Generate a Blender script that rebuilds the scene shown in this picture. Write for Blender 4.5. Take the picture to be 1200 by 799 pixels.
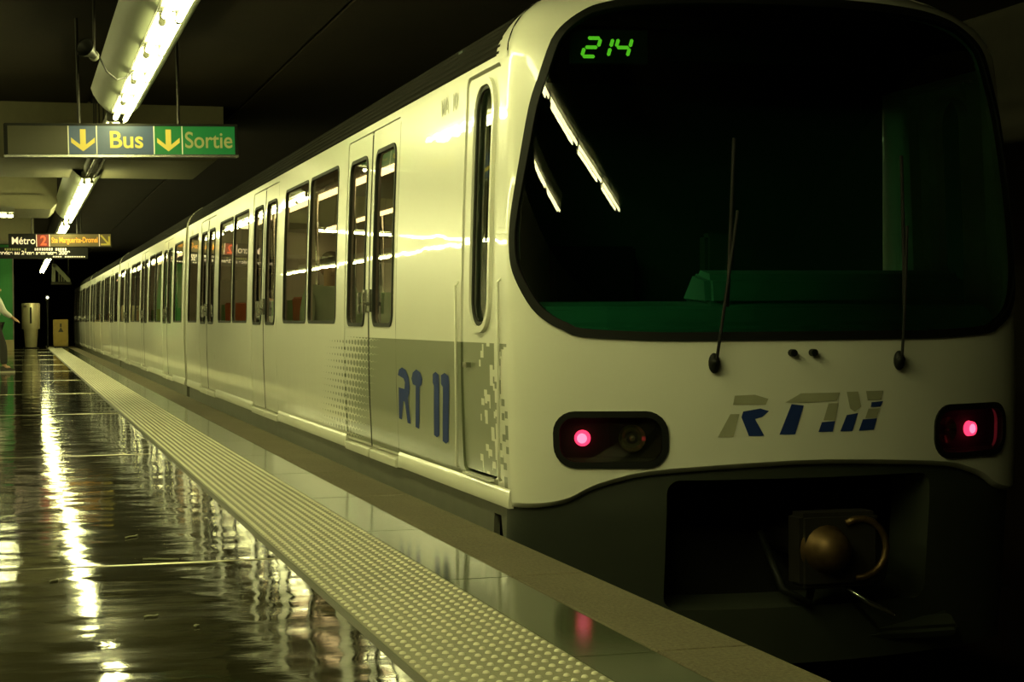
import bpy, bmesh, math, random, bisect
from mathutils import Vector, Matrix
from mathutils.geometry import delaunay_2d_cdt
random.seed(7)
for o in list(bpy.data.objects): bpy.data.objects.remove(o, do_unlink=True)
SC = bpy.context.scene
COL = SC.collection

# ------------------------------------------------------------------ camera, world, exposure
CAM_H = 0.94
cam_d = bpy.data.cameras.new('camera'); cam = bpy.data.objects.new('camera', cam_d); COL.objects.link(cam)
cam_d.sensor_width = 36.0; cam_d.lens = 2050.0 / 1200.0 * 36.0; cam_d.clip_end = 300
yaw, pitch, roll = math.radians(15.7917), math.radians(-0.7699), math.radians(-0.4)
fw = Vector((math.sin(yaw) * math.cos(pitch), math.cos(yaw) * math.cos(pitch), math.sin(pitch)))
rt = Vector((math.cos(yaw), -math.sin(yaw), 0)); up = rt.cross(fw)
r2 = rt * math.cos(roll) + up * math.sin(roll); u2 = up * math.cos(roll) - rt * math.sin(roll)
M3 = Matrix((r2, u2, -fw)).transposed()
cam.matrix_world = Matrix.Translation((0, 0, CAM_H)) @ M3.to_4x4()
SC.camera = cam
w = bpy.data.worlds.new('World'); SC.world = w; w.use_nodes = True
w.node_tree.nodes['Background'].inputs[0].default_value = (0.010, 0.012, 0.005, 1)
w.node_tree.nodes['Background'].inputs[1].default_value = 0.3
SC.view_settings.view_transform = 'Standard'; SC.view_settings.look = 'None'
SC.view_settings.gamma = 1.0; SC.view_settings.use_curve_mapping = False
SC.view_settings.exposure = 0.0
TUBE_COL = (1.0, 0.985, 0.40); TUBE_POW = 45.0

# ------------------------------------------------------------------ material helpers
class NT:
    """tiny expression builder over a node tree"""
    def __init__(s, nt): s.nt = nt
    def node(s, t, **kw):
        n = s.nt.nodes.new(t)
        for k, v in kw.items(): setattr(n, k, v)
        return n
    def put(s, sock, v):
        if isinstance(v, bpy.types.NodeSocket): s.nt.links.new(v, sock)
        else: sock.default_value = v
    def m(s, op, a, b=0.0, c=0.0):
        n = s.node('ShaderNodeMath', operation=op)
        s.put(n.inputs[0], a); s.put(n.inputs[1], b); s.put(n.inputs[2], c)
        return n.outputs[0]
    def mix(s, f, a, b):
        n = s.node('ShaderNodeMix', data_type='RGBA')
        s.put(n.inputs[0], f); s.put(n.inputs[6], a); s.put(n.inputs[7], b)
        return n.outputs[2]
    def obj(s): return s.node('ShaderNodeTexCoord').outputs['Object']
    def sep(s, v):
        n = s.node('ShaderNodeSeparateXYZ'); s.put(n.inputs[0], v); return n.outputs
    def comb(s, x, y, z):
        n = s.node('ShaderNodeCombineXYZ'); s.put(n.inputs[0], x); s.put(n.inputs[1], y); s.put(n.inputs[2], z); return n.outputs[0]
    def mapping(s, v, scale):
        n = s.node('ShaderNodeMapping'); s.put(n.inputs[0], v); n.inputs['Scale'].default_value = scale; return n.outputs[0]
    def noise(s, v, scale, detail=3.0, rough=0.5):
        n = s.node('ShaderNodeTexNoise'); s.put(n.inputs['Vector'], v)
        n.inputs['Scale'].default_value = scale; n.inputs['Detail'].default_value = detail; n.inputs['Roughness'].default_value = rough
        return n.outputs[0]
    def ramp(s, f, stops):
        n = s.node('ShaderNodeValToRGB'); s.put(n.inputs[0], f); e = n.color_ramp.elements
        while len(e) < len(stops): e.new(0.5)
        for el, (p, c) in zip(e, stops): el.position = p; el.color = c
        return n.outputs[0]
    def bump(s, h, strength, dist, normal=None):
        n = s.node('ShaderNodeBump'); s.put(n.inputs['Height'], h)
        n.inputs['Strength'].default_value = strength; n.inputs['Distance'].default_value = dist
        if normal is not None: s.put(n.inputs['Normal'], normal)
        return n.outputs[0]

def newmat(name):
    m = bpy.data.materials.new(name); m.use_nodes = True
    t = NT(m.node_tree); b = m.node_tree.nodes['Principled BSDF']
    return m, t, b
def rgb(c): return (c[0], c[1], c[2], 1.0)

def plain(name, c, rough=0.5, metal=0.0, var=0.12, scale=6.0, bump=0.0, coat=0.0, emit=None, es=0.0, spec=0.5):
    m, t, b = newmat(name)
    n = t.noise(t.obj(), scale, 4)
    lo = tuple(x * (1 - var) for x in c); hi = tuple(min(1, x * (1 + var)) for x in c)
    t.put(b.inputs['Base Color'], t.mix(n, rgb(lo), rgb(hi)))
    b.inputs['Roughness'].default_value = rough; b.inputs['Metallic'].default_value = metal
    b.inputs['Coat Weight'].default_value = coat; b.inputs['Coat Roughness'].default_value = 0.03
    b.inputs['Specular IOR Level'].default_value = spec
    if bump: t.put(b.inputs['Normal'], t.bump(n, bump, 0.01))
    if emit: b.inputs['Emission Color'].default_value = rgb(emit); b.inputs['Emission Strength'].default_value = es
    return m

def glass(name, tint, rough=0.0, ior=1.5):
    m = bpy.data.materials.new(name); m.use_nodes = True; nt = m.node_tree; t = NT(nt)
    nt.nodes.remove(nt.nodes['Principled BSDF']); out = nt.nodes['Material Output']
    tr = t.node('ShaderNodeBsdfTransparent'); tr.inputs[0].default_value = rgb(tint)
    gl = t.node('ShaderNodeBsdfGlossy'); gl.inputs['Roughness'].default_value = rough
    fr = t.node('ShaderNodeFresnel'); fr.inputs[0].default_value = ior
    sm = t.node('ShaderNodeTexNoise'); sm.inputs['Scale'].default_value = 3.0
    t.put(sm.inputs['Vector'], t.obj())
    t.put(gl.inputs['Color'], t.mix(sm.outputs[0], (0.85, 0.85, 0.85, 1), (1, 1, 1, 1)))
    mx = t.node('ShaderNodeMixShader'); t.put(mx.inputs[0], fr.outputs[0])
    nt.links.new(tr.outputs[0], mx.inputs[1]); nt.links.new(gl.outputs[0], mx.inputs[2]); nt.links.new(mx.outputs[0], out.inputs[0])
    return m

M = {}
# --- paint of the cars
def paint(name, livery):
    m, t, b = newmat(name)
    o = t.obj(); x, y, z = t.sep(o)
    n = t.noise(o, 1.3, 4)
    col = t.mix(n, (0.70, 0.70, 0.60, 1), (0.78, 0.78, 0.68, 1))
    dirt = t.noise(t.mapping(o, (1, 6, 1.2)), 1.5, 5)
    dz = t.m('MULTIPLY', t.m('SUBTRACT', 0.75, z), 1.1)
    dz = t.m('MAXIMUM', dz, 0.0)
    col = t.mix(t.m('MULTIPLY', dirt, t.m('MINIMUM', dz, 0.45)), col, (0.50, 0.49, 0.38, 1))
    if livery:
        grey = (0.155, 0.175, 0.105, 1)
        inz = t.m('MULTIPLY', t.m('GREATER_THAN', z, 0.16), t.m('LESS_THAN', z, 0.822))
        # printed half-tone towards the passenger end
        cw, ch = 0.105, 0.045
        row = t.m('FLOOR', t.m('DIVIDE', z, ch))
        off = t.m('MULTIPLY', t.m('FLOORED_MODULO', row, 2.0), 0.5)
        fy = t.m('ABSOLUTE', t.m('SUBTRACT', t.m('FRACT', t.m('ADD', t.m('DIVIDE', y, cw), off)), 0.5))
        fz = t.m('ABSOLUTE', t.m('SUBTRACT', t.m('FRACT', t.m('DIVIDE', z, ch)), 0.5))
        ys = t.m('ADD', y, t.m('MULTIPLY', t.m('SUBTRACT', z, 0.45), 0.85))
        size = t.m('MULTIPLY', t.m('SUBTRACT', 5.55, ys), 0.34)
        dots = t.m('LESS_THAN', t.m('ADD', t.m('MULTIPLY', t.m('MAXIMUM', fy, fz), 0.6), t.m('MULTIPLY', t.m('ADD', fy, fz), 0.4)), size)
        dots = t.m('MAXIMUM', dots, t.m('LESS_THAN', ys, 3.35))
        # big random pixels towards the cab end
        cy2, cz2 = 0.055, 0.032
        ry = t.m('FLOOR', t.m('DIVIDE', y, cy2)); rz = t.m('FLOOR', t.m('DIVIDE', t.m('ADD', z, t.m('MULTIPLY', ry, 0.011)), cz2))
        wn = t.node('ShaderNodeTexWhiteNoise', noise_dimensions='2D'); t.put(wn.inputs['Vector'], t.comb(ry, rz, 0.0))
        thr = t.m('MULTIPLY', t.m('SUBTRACT', 1.02, y), 1.45)
        pix = t.m('GREATER_THAN', wn.outputs['Value'], thr)
        pix = t.m('MULTIPLY', pix, t.m('GREATER_THAN', y, 0.43))
        far = t.m('GREATER_THAN', y, 2.2)
        msk = t.m('ADD', t.m('MULTIPLY', far, dots), t.m('MULTIPLY', t.m('SUBTRACT', 1.0, far), pix))
        msk = t.m('MULTIPLY', msk, inz)
        col = t.mix(msk, col, grey)
    t.put(b.inputs['Base Color'], col)
    b.inputs['Roughness'].default_value = 0.28
    b.inputs['Coat Weight'].default_value = 0.5; b.inputs['Coat Roughness'].default_value = 0.025
    wob = t.noise(o, 2.2, 2); t.put(b.inputs['Coat Normal'], t.bump(wob, 0.15, 0.012))
    return m
M['paint'] = paint('cream_car_paint', True)
M['paint_plain'] = paint('plain_cream_car_paint', False)
M['mask'] = plain('cream_mask_paint', (0.74, 0.74, 0.63), 0.3, var=0.04, scale=1.5, coat=0.5)
M['roof'] = plain('ribbed_roof_metal', (0.010, 0.0095, 0.006), 0.9, 0.0, spec=0.08)
M['skirt'] = plain('grey_skirt', (0.14, 0.14, 0.10), 0.5, 0.1, var=0.2)
M['apron'] = plain('dark_grey_apron', (0.028, 0.034, 0.022), 0.55, var=0.2)
M['black'] = plain('black_rubber', (0.006, 0.007, 0.005), 0.55, spec=0.2)
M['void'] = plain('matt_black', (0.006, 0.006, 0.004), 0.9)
M['seal'] = plain('window_rubber', (0.018, 0.019, 0.013), 0.7, spec=0.25)
M['glass'] = glass('tinted_window_glass', (0.82, 0.84, 0.70), ior=1.5)
M['wscreen'] = glass('green_windscreen_glass', (0.22, 0.50, 0.36), ior=1.5)
M['clear'] = glass('clear_lens', (0.75, 0.78, 0.70))
M['chrome'] = plain('brushed_steel', (0.55, 0.55, 0.48), 0.25, 1.0)
M['steel'] = plain('stainless_sheet', (0.62, 0.56, 0.34), 0.35, 0.55, var=0.1)
M['fleetprint'] = plain('grey_fleet_print', (0.30, 0.30, 0.22), 0.4)
M['blue'] = plain('blue_print', (0.016, 0.035, 0.15), 0.65, var=0.2, spec=0.12)
M['sheenprint'] = plain('grey_sheen_print', (0.36, 0.36, 0.24), 0.4, var=0.25)  # reflection on the upper letter parts, put in as grey colour
M['lining'] = plain('car_lining', (0.30, 0.26, 0.17), 0.5)
M['carfloor'] = plain('car_floor', (0.06, 0.055, 0.045), 0.6)
M['carlight'] = plain('dim_car_light', (0.6, 0.55, 0.4), 0.4, emit=(1.0, 0.72, 0.34), es=4.0)
M['seatc'] = plain('orange_brown_seat', (0.50, 0.15, 0.035), 0.5)
M['seatg'] = plain('pale_green_seat', (0.22, 0.42, 0.17), 0.5)
M['dash'] = plain('cab_dashboard', (0.20, 0.42, 0.36), 0.5)
M['cabwall'] = plain('cab_wall', (0.035, 0.06, 0.045), 0.7)
M['red'] = plain('red_tail_lamp', (0.8, 0.05, 0.08), 0.3, emit=(1.0, 0.03, 0.10), es=3.2)
M['redcore'] = plain('red_tail_core', (0.9, 0.3, 0.4), 0.3, emit=(1.0, 0.16, 0.30), es=3.0)
M['bulb'] = plain('unlit_lamp', (0.35, 0.36, 0.2), 0.15, 0.8)
M['led'] = plain('green_display', (0.1, 0.4, 0.02), 0.5, emit=(0.30, 0.80, 0.03), es=1.1)
M['brass'] = plain('worn_coupler_brass', (0.12, 0.075, 0.03), 0.5, 0.8, var=0.4, scale=20)
M['iron'] = plain('dark_iron', (0.03, 0.027, 0.02), 0.55, 0.6, var=0.3)
M['tube'] = plain('lit_fluorescent_tube', (1, 1, 1), 0.4, emit=TUBE_COL, es=TUBE_POW)
M['tubeoff'] = plain('unlit_fluorescent_tube', (0.03, 0.03, 0.025), 0.25)
M['reflector'] = plain('enamelled_reflector', (0.20, 0.22, 0.15), 0.5, var=0.1, scale=3)
M['trunk'] = plain('lamp_trunking', (0.14, 0.14, 0.10), 0.5)
M['cable'] = plain('black_cable', (0.012, 0.012, 0.010), 0.5)
M['signcase'] = plain('sign_housing', (0.012, 0.012, 0.008), 0.5, 0.0, spec=0.2)
M['sign_blank'] = plain('blank_sign_panel', (0.035, 0.033, 0.012), 0.35, var=0.2, emit=(0.10, 0.095, 0.025), es=0.11)
M['sign_blue'] = plain('blue_sign_panel', (0.022, 0.042, 0.075), 0.3, emit=(0.06, 0.085, 0.085), es=0.50)
M['sign_green'] = plain('green_sign_panel', (0.006, 0.075, 0.014), 0.3, emit=(0.010, 0.16, 0.025), es=0.63)
M['sign_yellow'] = plain('yellow_sign_print', (0.30, 0.24, 0.04), 0.4, emit=(0.80, 0.62, 0.05), es=0.46)
M['sign_pale'] = plain('pale_sign_print', (0.18, 0.18, 0.06), 0.4, emit=(0.36, 0.36, 0.07), es=0.42)
M['sign_line'] = plain('sign_divider', (0.6, 0.6, 0.4), 0.4, emit=(0.5, 0.48, 0.25), es=0.30)
M['sign_orange'] = plain('orange_sign_print', (0.7, 0.28, 0.03), 0.4, emit=(0.95, 0.42, 0.03), es=0.75)
M['sign_white'] = plain('white_sign_print', (0.8, 0.75, 0.6), 0.4, emit=(0.95, 0.72, 0.45), es=0.59)
M['sign_red'] = plain('red_sign_print', (0.6, 0.06, 0.03), 0.4, emit=(1.0, 0.16, 0.04), es=0.72)
M['sign_redbg'] = plain('dark_red_sign_panel', (0.16, 0.02, 0.012), 0.4, emit=(0.22, 0.03, 0.01), es=0.6)
M['sign_brown'] = plain('brown_sign_panel', (0.10, 0.07, 0.02), 0.4, emit=(0.11, 0.085, 0.02), es=0.7)
M['yellowcab'] = plain('yellow_cabinet_paint', (0.30, 0.21, 0.035), 0.5, var=0.2)
M['darkprint'] = plain('dark_print', (0.05, 0.04, 0.015), 0.6)
M['greenwall'] = plain('green_panel_paint', (0.02, 0.21, 0.035), 0.45, var=0.15)
M['basetile'] = plain('cream_base_tile', (0.36, 0.30, 0.15), 0.4)
M['railing'] = plain('painted_balustrade', (0.14, 0.15, 0.08), 0.5)
M['skin'] = plain('skin', (0.50, 0.29, 0.18), 0.55, var=0.06)
M['hair'] = plain('dark_hair', (0.035, 0.02, 0.012), 0.7)
M['shirt'] = plain('white_cloth', (0.62, 0.62, 0.54), 0.8, scale=14)
M['cloth_green'] = plain('pale_green_cloth', (0.34, 0.46, 0.32), 0.8, scale=14)
M['trouser'] = plain('dark_trouser_cloth', (0.035, 0.035, 0.03), 0.85)
M['shoe'] = plain('dark_shoe_leather', (0.03, 0.028, 0.022), 0.45)
M['sole'] = plain('pale_shoe_sole', (0.5, 0.48, 0.36), 0.6)
M['eye'] = plain('eye', (0.02, 0.015, 0.01), 0.2)
M['paper'] = plain('litter_scrap', (0.22, 0.21, 0.13), 0.7)

def floor_mat():
    m, t, b = newmat('polished_dark_terrazzo'); o = t.obj()
    n1 = t.noise(o, 90, 4); n2 = t.noise(t.mapping(o, (0.9, 2.2, 1)), 1.1, 5)
    base = t.ramp(n1, [(0.3, (0.010, 0.010, 0.005, 1)), (0.6, (0.022, 0.021, 0.010, 1)), (0.8, (0.05, 0.047, 0.022, 1))])
    base = t.mix(t.m('MULTIPLY', n2, 0.5), base, (0.035, 0.032, 0.014, 1))
    t.put(b.inputs['Base Color'], base)
    scuff = t.noise(t.mapping(o, (0.7, 3.5, 1)), 2.2, 6, 0.65)
    t.put(b.inputs['Roughness'], t.ramp(scuff, [(0.35, (0.03,) * 3 + (1,)), (0.80, (0.15,) * 3 + (1,))]))
    b.inputs['Specular IOR Level'].default_value = 0.55
    wv = t.noise(t.mapping(o, (1.0, 1.0, 1)), 2.4, 2.0, 0.45)
    wv2 = t.noise(t.mapping(o, (1.0, 2.4, 1)), 13.0, 2)
    nb = t.bump(wv, 1.0, 0.0055); nb = t.bump(wv2, 0.3, 0.0008, nb)
    t.put(b.inputs['Normal'], nb)
    return m
M['floor'] = floor_mat()
def stone(name, c1, c2, rough, scale, bump=0.3, spec=0.5):
    m, t, b = newmat(name); o = t.obj()
    n = t.noise(o, scale, 5, 0.65); n2 = t.noise(o, 1.4, 4)
    col = t.mix(n, rgb(c1), rgb(c2)); col = t.mix(t.m('MULTIPLY', n2, 0.55), col, rgb(tuple(x * 0.55 for x in c1)))
    t.put(b.inputs['Base Color'], col); b.inputs['Roughness'].default_value = rough
    if bump: t.put(b.inputs['Normal'], t.bump(n, bump, 0.006))
    b.inputs['Specular IOR Level'].default_value = spec
    return m
M['coping'] = stone('rough_granite_coping', (0.03, 0.026, 0.015), (0.26, 0.225, 0.135), 0.85, 75, 0.9, spec=0.2)
M['smooth'] = stone('polished_grey_slab', (0.045, 0.053, 0.028), (0.07, 0.082, 0.045), 0.10, 60, 0.02, spec=0.045)
M['tactile'] = stone('tactile_strip_resin', (0.19, 0.18, 0.115), (0.27, 0.26, 0.17), 0.5, 50, 0.1)
M['stud'] = stone('tactile_stud_resin', (0.74, 0.72, 0.55), (0.84, 0.82, 0.64), 0.3, 50, 0.03)
M['border'] = stone('dark_border_grout', (0.05, 0.048, 0.028), (0.10, 0.095, 0.055), 0.6, 90, 0.3)
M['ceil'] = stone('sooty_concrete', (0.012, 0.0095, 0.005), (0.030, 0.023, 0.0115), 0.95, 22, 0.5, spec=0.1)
M['beam'] = stone('painted_concrete_beam', (0.15, 0.14, 0.075), (0.21, 0.195, 0.10), 0.75, 14, 0.15)
M['wallL'] = stone('pale_wall_tile', (0.52, 0.50, 0.38), (0.62, 0.60, 0.46), 0.45, 8, 0.05)  # tiles kept pale so the unseen wall bounces light onto the train
M['tunnel'] = stone('tunnel_wall_concrete', (0.02, 0.019, 0.010), (0.035, 0.032, 0.017), 0.95, 12, 0.3)
M['ballast'] = stone('oily_track_concrete', (0.022, 0.020, 0.012), (0.04, 0.036, 0.02), 0.9, 40, 0.5)
M['strip'] = plain('worn_metal_joint', (0.40, 0.38, 0.24), 0.3, 1.0, var=0.3, scale=3)

# ------------------------------------------------------------------ object helpers
def link(o, parent=None):
    COL.objects.link(o)
    if parent is not None: o.parent = parent
    return o
def empty(name, loc=(0, 0, 0), rz=0.0):
    o = bpy.data.objects.new(name, None); o.empty_display_size = 0.1
    o.location = loc; o.rotation_euler = (0, 0, rz); return link(o)
def tag(o, label=None, cat=None, group=None, kind=None):
    if label: o['label'] = label
    if cat: o['category'] = cat
    if group: o['group'] = group
    if kind: o['kind'] = kind
    return o
def copy_tree(o, parent=None):
    c = o.copy(); COL.objects.link(c); c.parent = parent
    for ch in o.children: copy_tree(ch, c)
    return c

class MB:
    def __init__(s): s.v = []; s.f = []
    def add(s, vs, fs):
        k = len(s.v); s.v += [tuple(v) for v in vs]; s.f += [tuple(i + k for i in f) for f in fs]; return s
    def box(s, x0, x1, y0, y1, z0, z1):
        v = [(x, y, z) for z in (z0, z1) for y in (y0, y1) for x in (x0, x1)]
        return s.add(v, [(0, 2, 3, 1), (4, 5, 7, 6), (0, 1, 5, 4), (2, 6, 7, 3), (0, 4, 6, 2), (1, 3, 7, 5)])
    def prism(s, poly, axis, a, b):
        """poly: 2-D points; axis 'x','y','z' is the extrusion axis"""
        def P(p, t):
            return {'x': (t, p[0], p[1]), 'y': (p[0], t, p[1]), 'z': (p[0], p[1], t)}[axis]
        n = len(poly)
        v = [P(p, a) for p in poly] + [P(p, b) for p in poly]
        return s.add(v, [tuple(range(n))[::-1], tuple(range(n, 2 * n))] + [(i, (i + 1) % n, n + (i + 1) % n, n + i) for i in range(n)])
    def cyl(s, p, q, r, r2=None, n=12, cap=True):
        p = Vector(p); q = Vector(q); r2 = r if r2 is None else r2
        d = (q - p).normalized(); a = d.orthogonal().normalized(); b = d.cross(a)
        v = []
        for c, rr in ((p, r), (q, r2)):
            for i in range(n):
                t = 2 * math.pi * i / n; v.append(c + a * (rr * math.cos(t)) + b * (rr * math.sin(t)))
        f = [(i, (i + 1) % n, n + (i + 1) % n, n + i) for i in range(n)]
        if cap: f += [tuple(range(n))[::-1], tuple(range(n, 2 * n))]
        return s.add(v, f)
    def tube(s, pts, r, n=8):
        pts = [Vector(p) for p in pts]; rings = []
        for i, p in enumerate(pts):
            d = (pts[min(i + 1, len(pts) - 1)] - pts[max(i - 1, 0)]).normalized()
            a = d.cross(Vector((0.31, 0.77, 0.55))).normalized(); b = d.cross(a)
            rings.append([p + a * r * math.cos(2 * math.pi * k / n) + b * r * math.sin(2 * math.pi * k / n) for k in range(n)])
        v = [q for g in rings for q in g]; f = []
        for i in range(len(pts) - 1):
            for k in range(n): f.append((i * n + k, i * n + (k + 1) % n, (i + 1) * n + (k + 1) % n, (i + 1) * n + k))
        f += [tuple(range(n))[::-1], tuple(range(len(v) - n, len(v)))]
        return s.add(v, f)
    def ball(s, c, rx, ry, rz, nu=14, nv=9):
        v = [(c[0], c[1], c[2] - rz)]; f = []
        for j in range(1, nv):
            ph = -math.pi / 2 + math.pi * j / nv
            for i in range(nu):
                th = 2 * math.pi * i / nu
                v.append((c[0] + rx * math.cos(ph) * math.cos(th), c[1] + ry * math.cos(ph) * math.sin(th), c[2] + rz * math.sin(ph)))
        v.append((c[0], c[1], c[2] + rz)); last = len(v) - 1
        for i in range(nu):
            f.append((0, 1 + (i + 1) % nu, 1 + i)); f.append((last, last - nu + i, last - nu + (i + 1) % nu))
        for j in range(nv - 2):
            for i in range(nu):
                a = 1 + j * nu; f.append((a + i, a + (i + 1) % nu, a + nu + (i + 1) % nu, a + nu + i))
        return s.add(v, f)
    def lathe(s, prof, c=(0, 0, 0), n=24):
        v = []; f = []
        for r, z in prof:
            for i in range(n):
                t = 2 * math.pi * i / n; v.append((c[0] + r * math.cos(t), c[1] + r * math.sin(t), c[2] + z))
        for j in range(len(prof) - 1):
            for i in range(n): f.append((j * n + i, j * n + (i + 1) % n, (j + 1) * n + (i + 1) % n, (j + 1) * n + i))
        f += [tuple(range(n))[::-1], tuple(range(len(v) - n, len(v)))]
        return s.add(v, f)
    def mesh(s, name, mat, fix=True):
        me = bpy.data.meshes.new(name); me.from_pydata(s.v, [], s.f); me.materials.append(mat)
        if fix:
            bm = bmesh.new(); bm.from_mesh(me); bmesh.ops.recalc_face_normals(bm, faces=bm.faces); bm.to_mesh(me); bm.free()
        return me
    def build(s, name, mat, parent=None, smooth=False, bevel=0.0, loc=None, auto=None):
        me = s.mesh(name, mat)
        if bevel:
            bm = bmesh.new(); bm.from_mesh(me)
            ed = [e for e in bm.edges if len(e.link_faces) == 2 and e.calc_face_angle(0) > 0.5]
            bmesh.ops.bevel(bm, geom=ed, offset=bevel, segments=2, affect='EDGES', clamp_overlap=True)
            bm.to_mesh(me); bm.free()
        if smooth: me.polygons.foreach_set('use_smooth', [True] * len(me.polygons))
        if auto: me.polygons.foreach_set('use_smooth', [True] * len(me.polygons)); me.set_sharp_from_angle(angle=auto)
        o = bpy.data.objects.new(name, me)
        if loc: o.location = loc
        return link(o, parent)

def rr(a0, a1, b0, b1, r, n=6):
    P = []
    for cx, cy, t0 in ((a1 - r, b0 + r, -90), (a1 - r, b1 - r, 0), (a0 + r, b1 - r, 90), (a0 + r, b0 + r, 180)):
        for i in range(n + 1):
            t = math.radians(t0 + 90 * i / n); P.append((cx + r * math.cos(t), cy + r * math.sin(t)))
    return P
def densify(P, st):
    out = []
    for p, q in zip(P, P[1:] + P[:1]):
        k = max(1, int(math.ceil(math.hypot(q[0] - p[0], q[1] - p[1]) / st)))
        for i in range(k): out.append((p[0] + (q[0] - p[0]) * i / k, p[1] + (q[1] - p[1]) * i / k))
    return out
def inside(P, x, y):
    c = False; n = len(P); j = n - 1
    for i in range(n):
        xi, yi = P[i]; xj, yj = P[j]
        if (yi > y) != (yj > y) and x < (xj - xi) * (y - yi) / (yj - yi) + xi: c = not c
        j = i
    return c
def bbox(P): return min(p[0] for p in P), max(p[0] for p in P), min(p[1] for p in P), max(p[1] for p in P)
def edge_dist(P, x, y):
    d = 1e9
    for (ax, ay), (bx, by) in zip(P, P[1:] + P[:1]):
        dx, dy = bx - ax, by - ay; L = dx * dx + dy * dy
        t = 0 if L == 0 else max(0, min(1, ((x - ax) * dx + (y - ay) * dy) / L))
        d = min(d, math.hypot(x - ax - t * dx, y - ay - t * dy))
    return d
def offset_poly(P, d):
    """move a counter-clockwise outline inwards by d"""
    n = len(P); out = []
    for i in range(n):
        (ax, ay), (bx, by) = P[i - 1], P[(i + 1) % n]
        tx, ty = bx - ax, by - ay; L = math.hypot(tx, ty) or 1
        out.append((P[i][0] - ty / L * d, P[i][1] + tx / L * d))
    return out

def panel(name, outline, holes, fmap, mat, parent=None, step=0.25, depth=0.03, outward=None, off=0.0, rim_out=True, sb=None):
    """curved sheet cut from a 2-D outline with holes; fmap(a,b)->xyz, outward(n,a,b) tells the visible side"""
    sb = sb or step
    outline = densify(outline, step); holes = [densify(h, step) for h in holes]
    pts = list(outline); edges = []; loops = [list(range(len(outline)))]
    for h in holes: loops.append(list(range(len(pts), len(pts) + len(h)))); pts += h
    for L in loops: edges += [(L[i], L[(i + 1) % len(L)]) for i in range(len(L))]
    x0, x1, y0, y1 = bbox(outline); hb = [bbox(h) for h in holes]
    na = max(1, int((x1 - x0) / step)); nb = max(1, int((y1 - y0) / sb)); dmin = min(step, sb) * 0.3
    for i in range(1, na):
        for j in range(1, nb):
            a = x0 + (x1 - x0) * i / na; b = y0 + (y1 - y0) * j / nb
            if not inside(outline, a, b) or edge_dist(outline, a, b) < dmin: continue
            bad = False
            for h, (p, q, r, s) in zip(holes, hb):
                if p - dmin < a < q + dmin and r - dmin < b < s + dmin and (inside(h, a, b) or edge_dist(h, a, b) < dmin): bad = True; break
            if not bad: pts.append((a, b))
    V, _, F, *_r = delaunay_2d_cdt([Vector(p) for p in pts], edges, [], 0, 1e-6)
    V = [(p[0], p[1]) for p in V]
    def nrm(a, b, e=0.008):
        pa = Vector(fmap(a + e, b)) - Vector(fmap(a - e, b)); pb = Vector(fmap(a, b + e)) - Vector(fmap(a, b - e))
        n = pa.cross(pb).normalized()
        return n if outward(n, a, b) else -n
    N3 = [nrm(*p) for p in V]
    C3 = [Vector(fmap(*p)) + n * off for p, n in zip(V, N3)]
    verts = list(C3); faces = []; lnorm = []
    for f in F:
        ca = sum(V[i][0] for i in f) / len(f); cb = sum(V[i][1] for i in f) / len(f)
        if not inside(outline, ca, cb): continue
        if any(p < ca < q and r < cb < s and inside(h, ca, cb) for h, (p, q, r, s) in zip(holes, hb)): continue
        fn = (C3[f[1]] - C3[f[0]]).cross(C3[f[2]] - C3[f[0]])
        if fn.length < 1e-12: continue
        g = tuple(f) if fn.dot(N3[f[0]]) > 0 else tuple(f)[::-1]
        faces.append(g); lnorm += [N3[i] for i in g]
    if depth:
        for li, L in enumerate([outline] + holes):
            if li == 0 and not rim_out: continue
            k = len(verts); n = len(L)
            for p in L:
                nn = nrm(*p); c = Vector(fmap(*p)) + nn * off; verts.append(c); verts.append(c - nn * depth)
            ctr = sum((Vector(fmap(*p)) for p in L), Vector()) / n
            for i in range(n):
                j = (i + 1) % n; g = (k + 2 * i, k + 2 * j, k + 2 * j + 1, k + 2 * i + 1)
                fn = (verts[g[1]] - verts[g[0]]).cross(verts[g[2]] - verts[g[0]])
                if fn.length < 1e-12: continue
                fn.normalize(); want = (verts[g[0]] - ctr) if li == 0 else (ctr - verts[g[0]])
                if fn.dot(want) < 0: g = g[::-1]; fn = -fn
                faces.append(g); lnorm += [fn] * 4
    me = bpy.data.meshes.new(name); me.from_pydata(verts, [], faces); me.materials.append(mat)
    me.polygons.foreach_set('use_smooth', [True] * len(me.polygons))
    me.normals_split_custom_set(lnorm)
    return link(bpy.data.objects.new(name, me), parent)

def text_mesh(body, size, align='LEFT', bold=0.0, extrude=0.0, sx=1.0):
    cu = bpy.data.curves.new('lettering', 'FONT'); cu.body = body; cu.size = size; cu.align_x = align
    cu.offset = bold; cu.extrude = extrude
    o = bpy.data.objects.new('lettering', cu); COL.objects.link(o)
    dg = bpy.context.evaluated_depsgraph_get(); dg.update()
    me = bpy.data.meshes.new_from_object(o.evaluated_get(dg)); bpy.data.objects.remove(o)
    if sx != 1.0:
        for v in me.vertices: v.co.x *= sx
    return me

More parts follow.
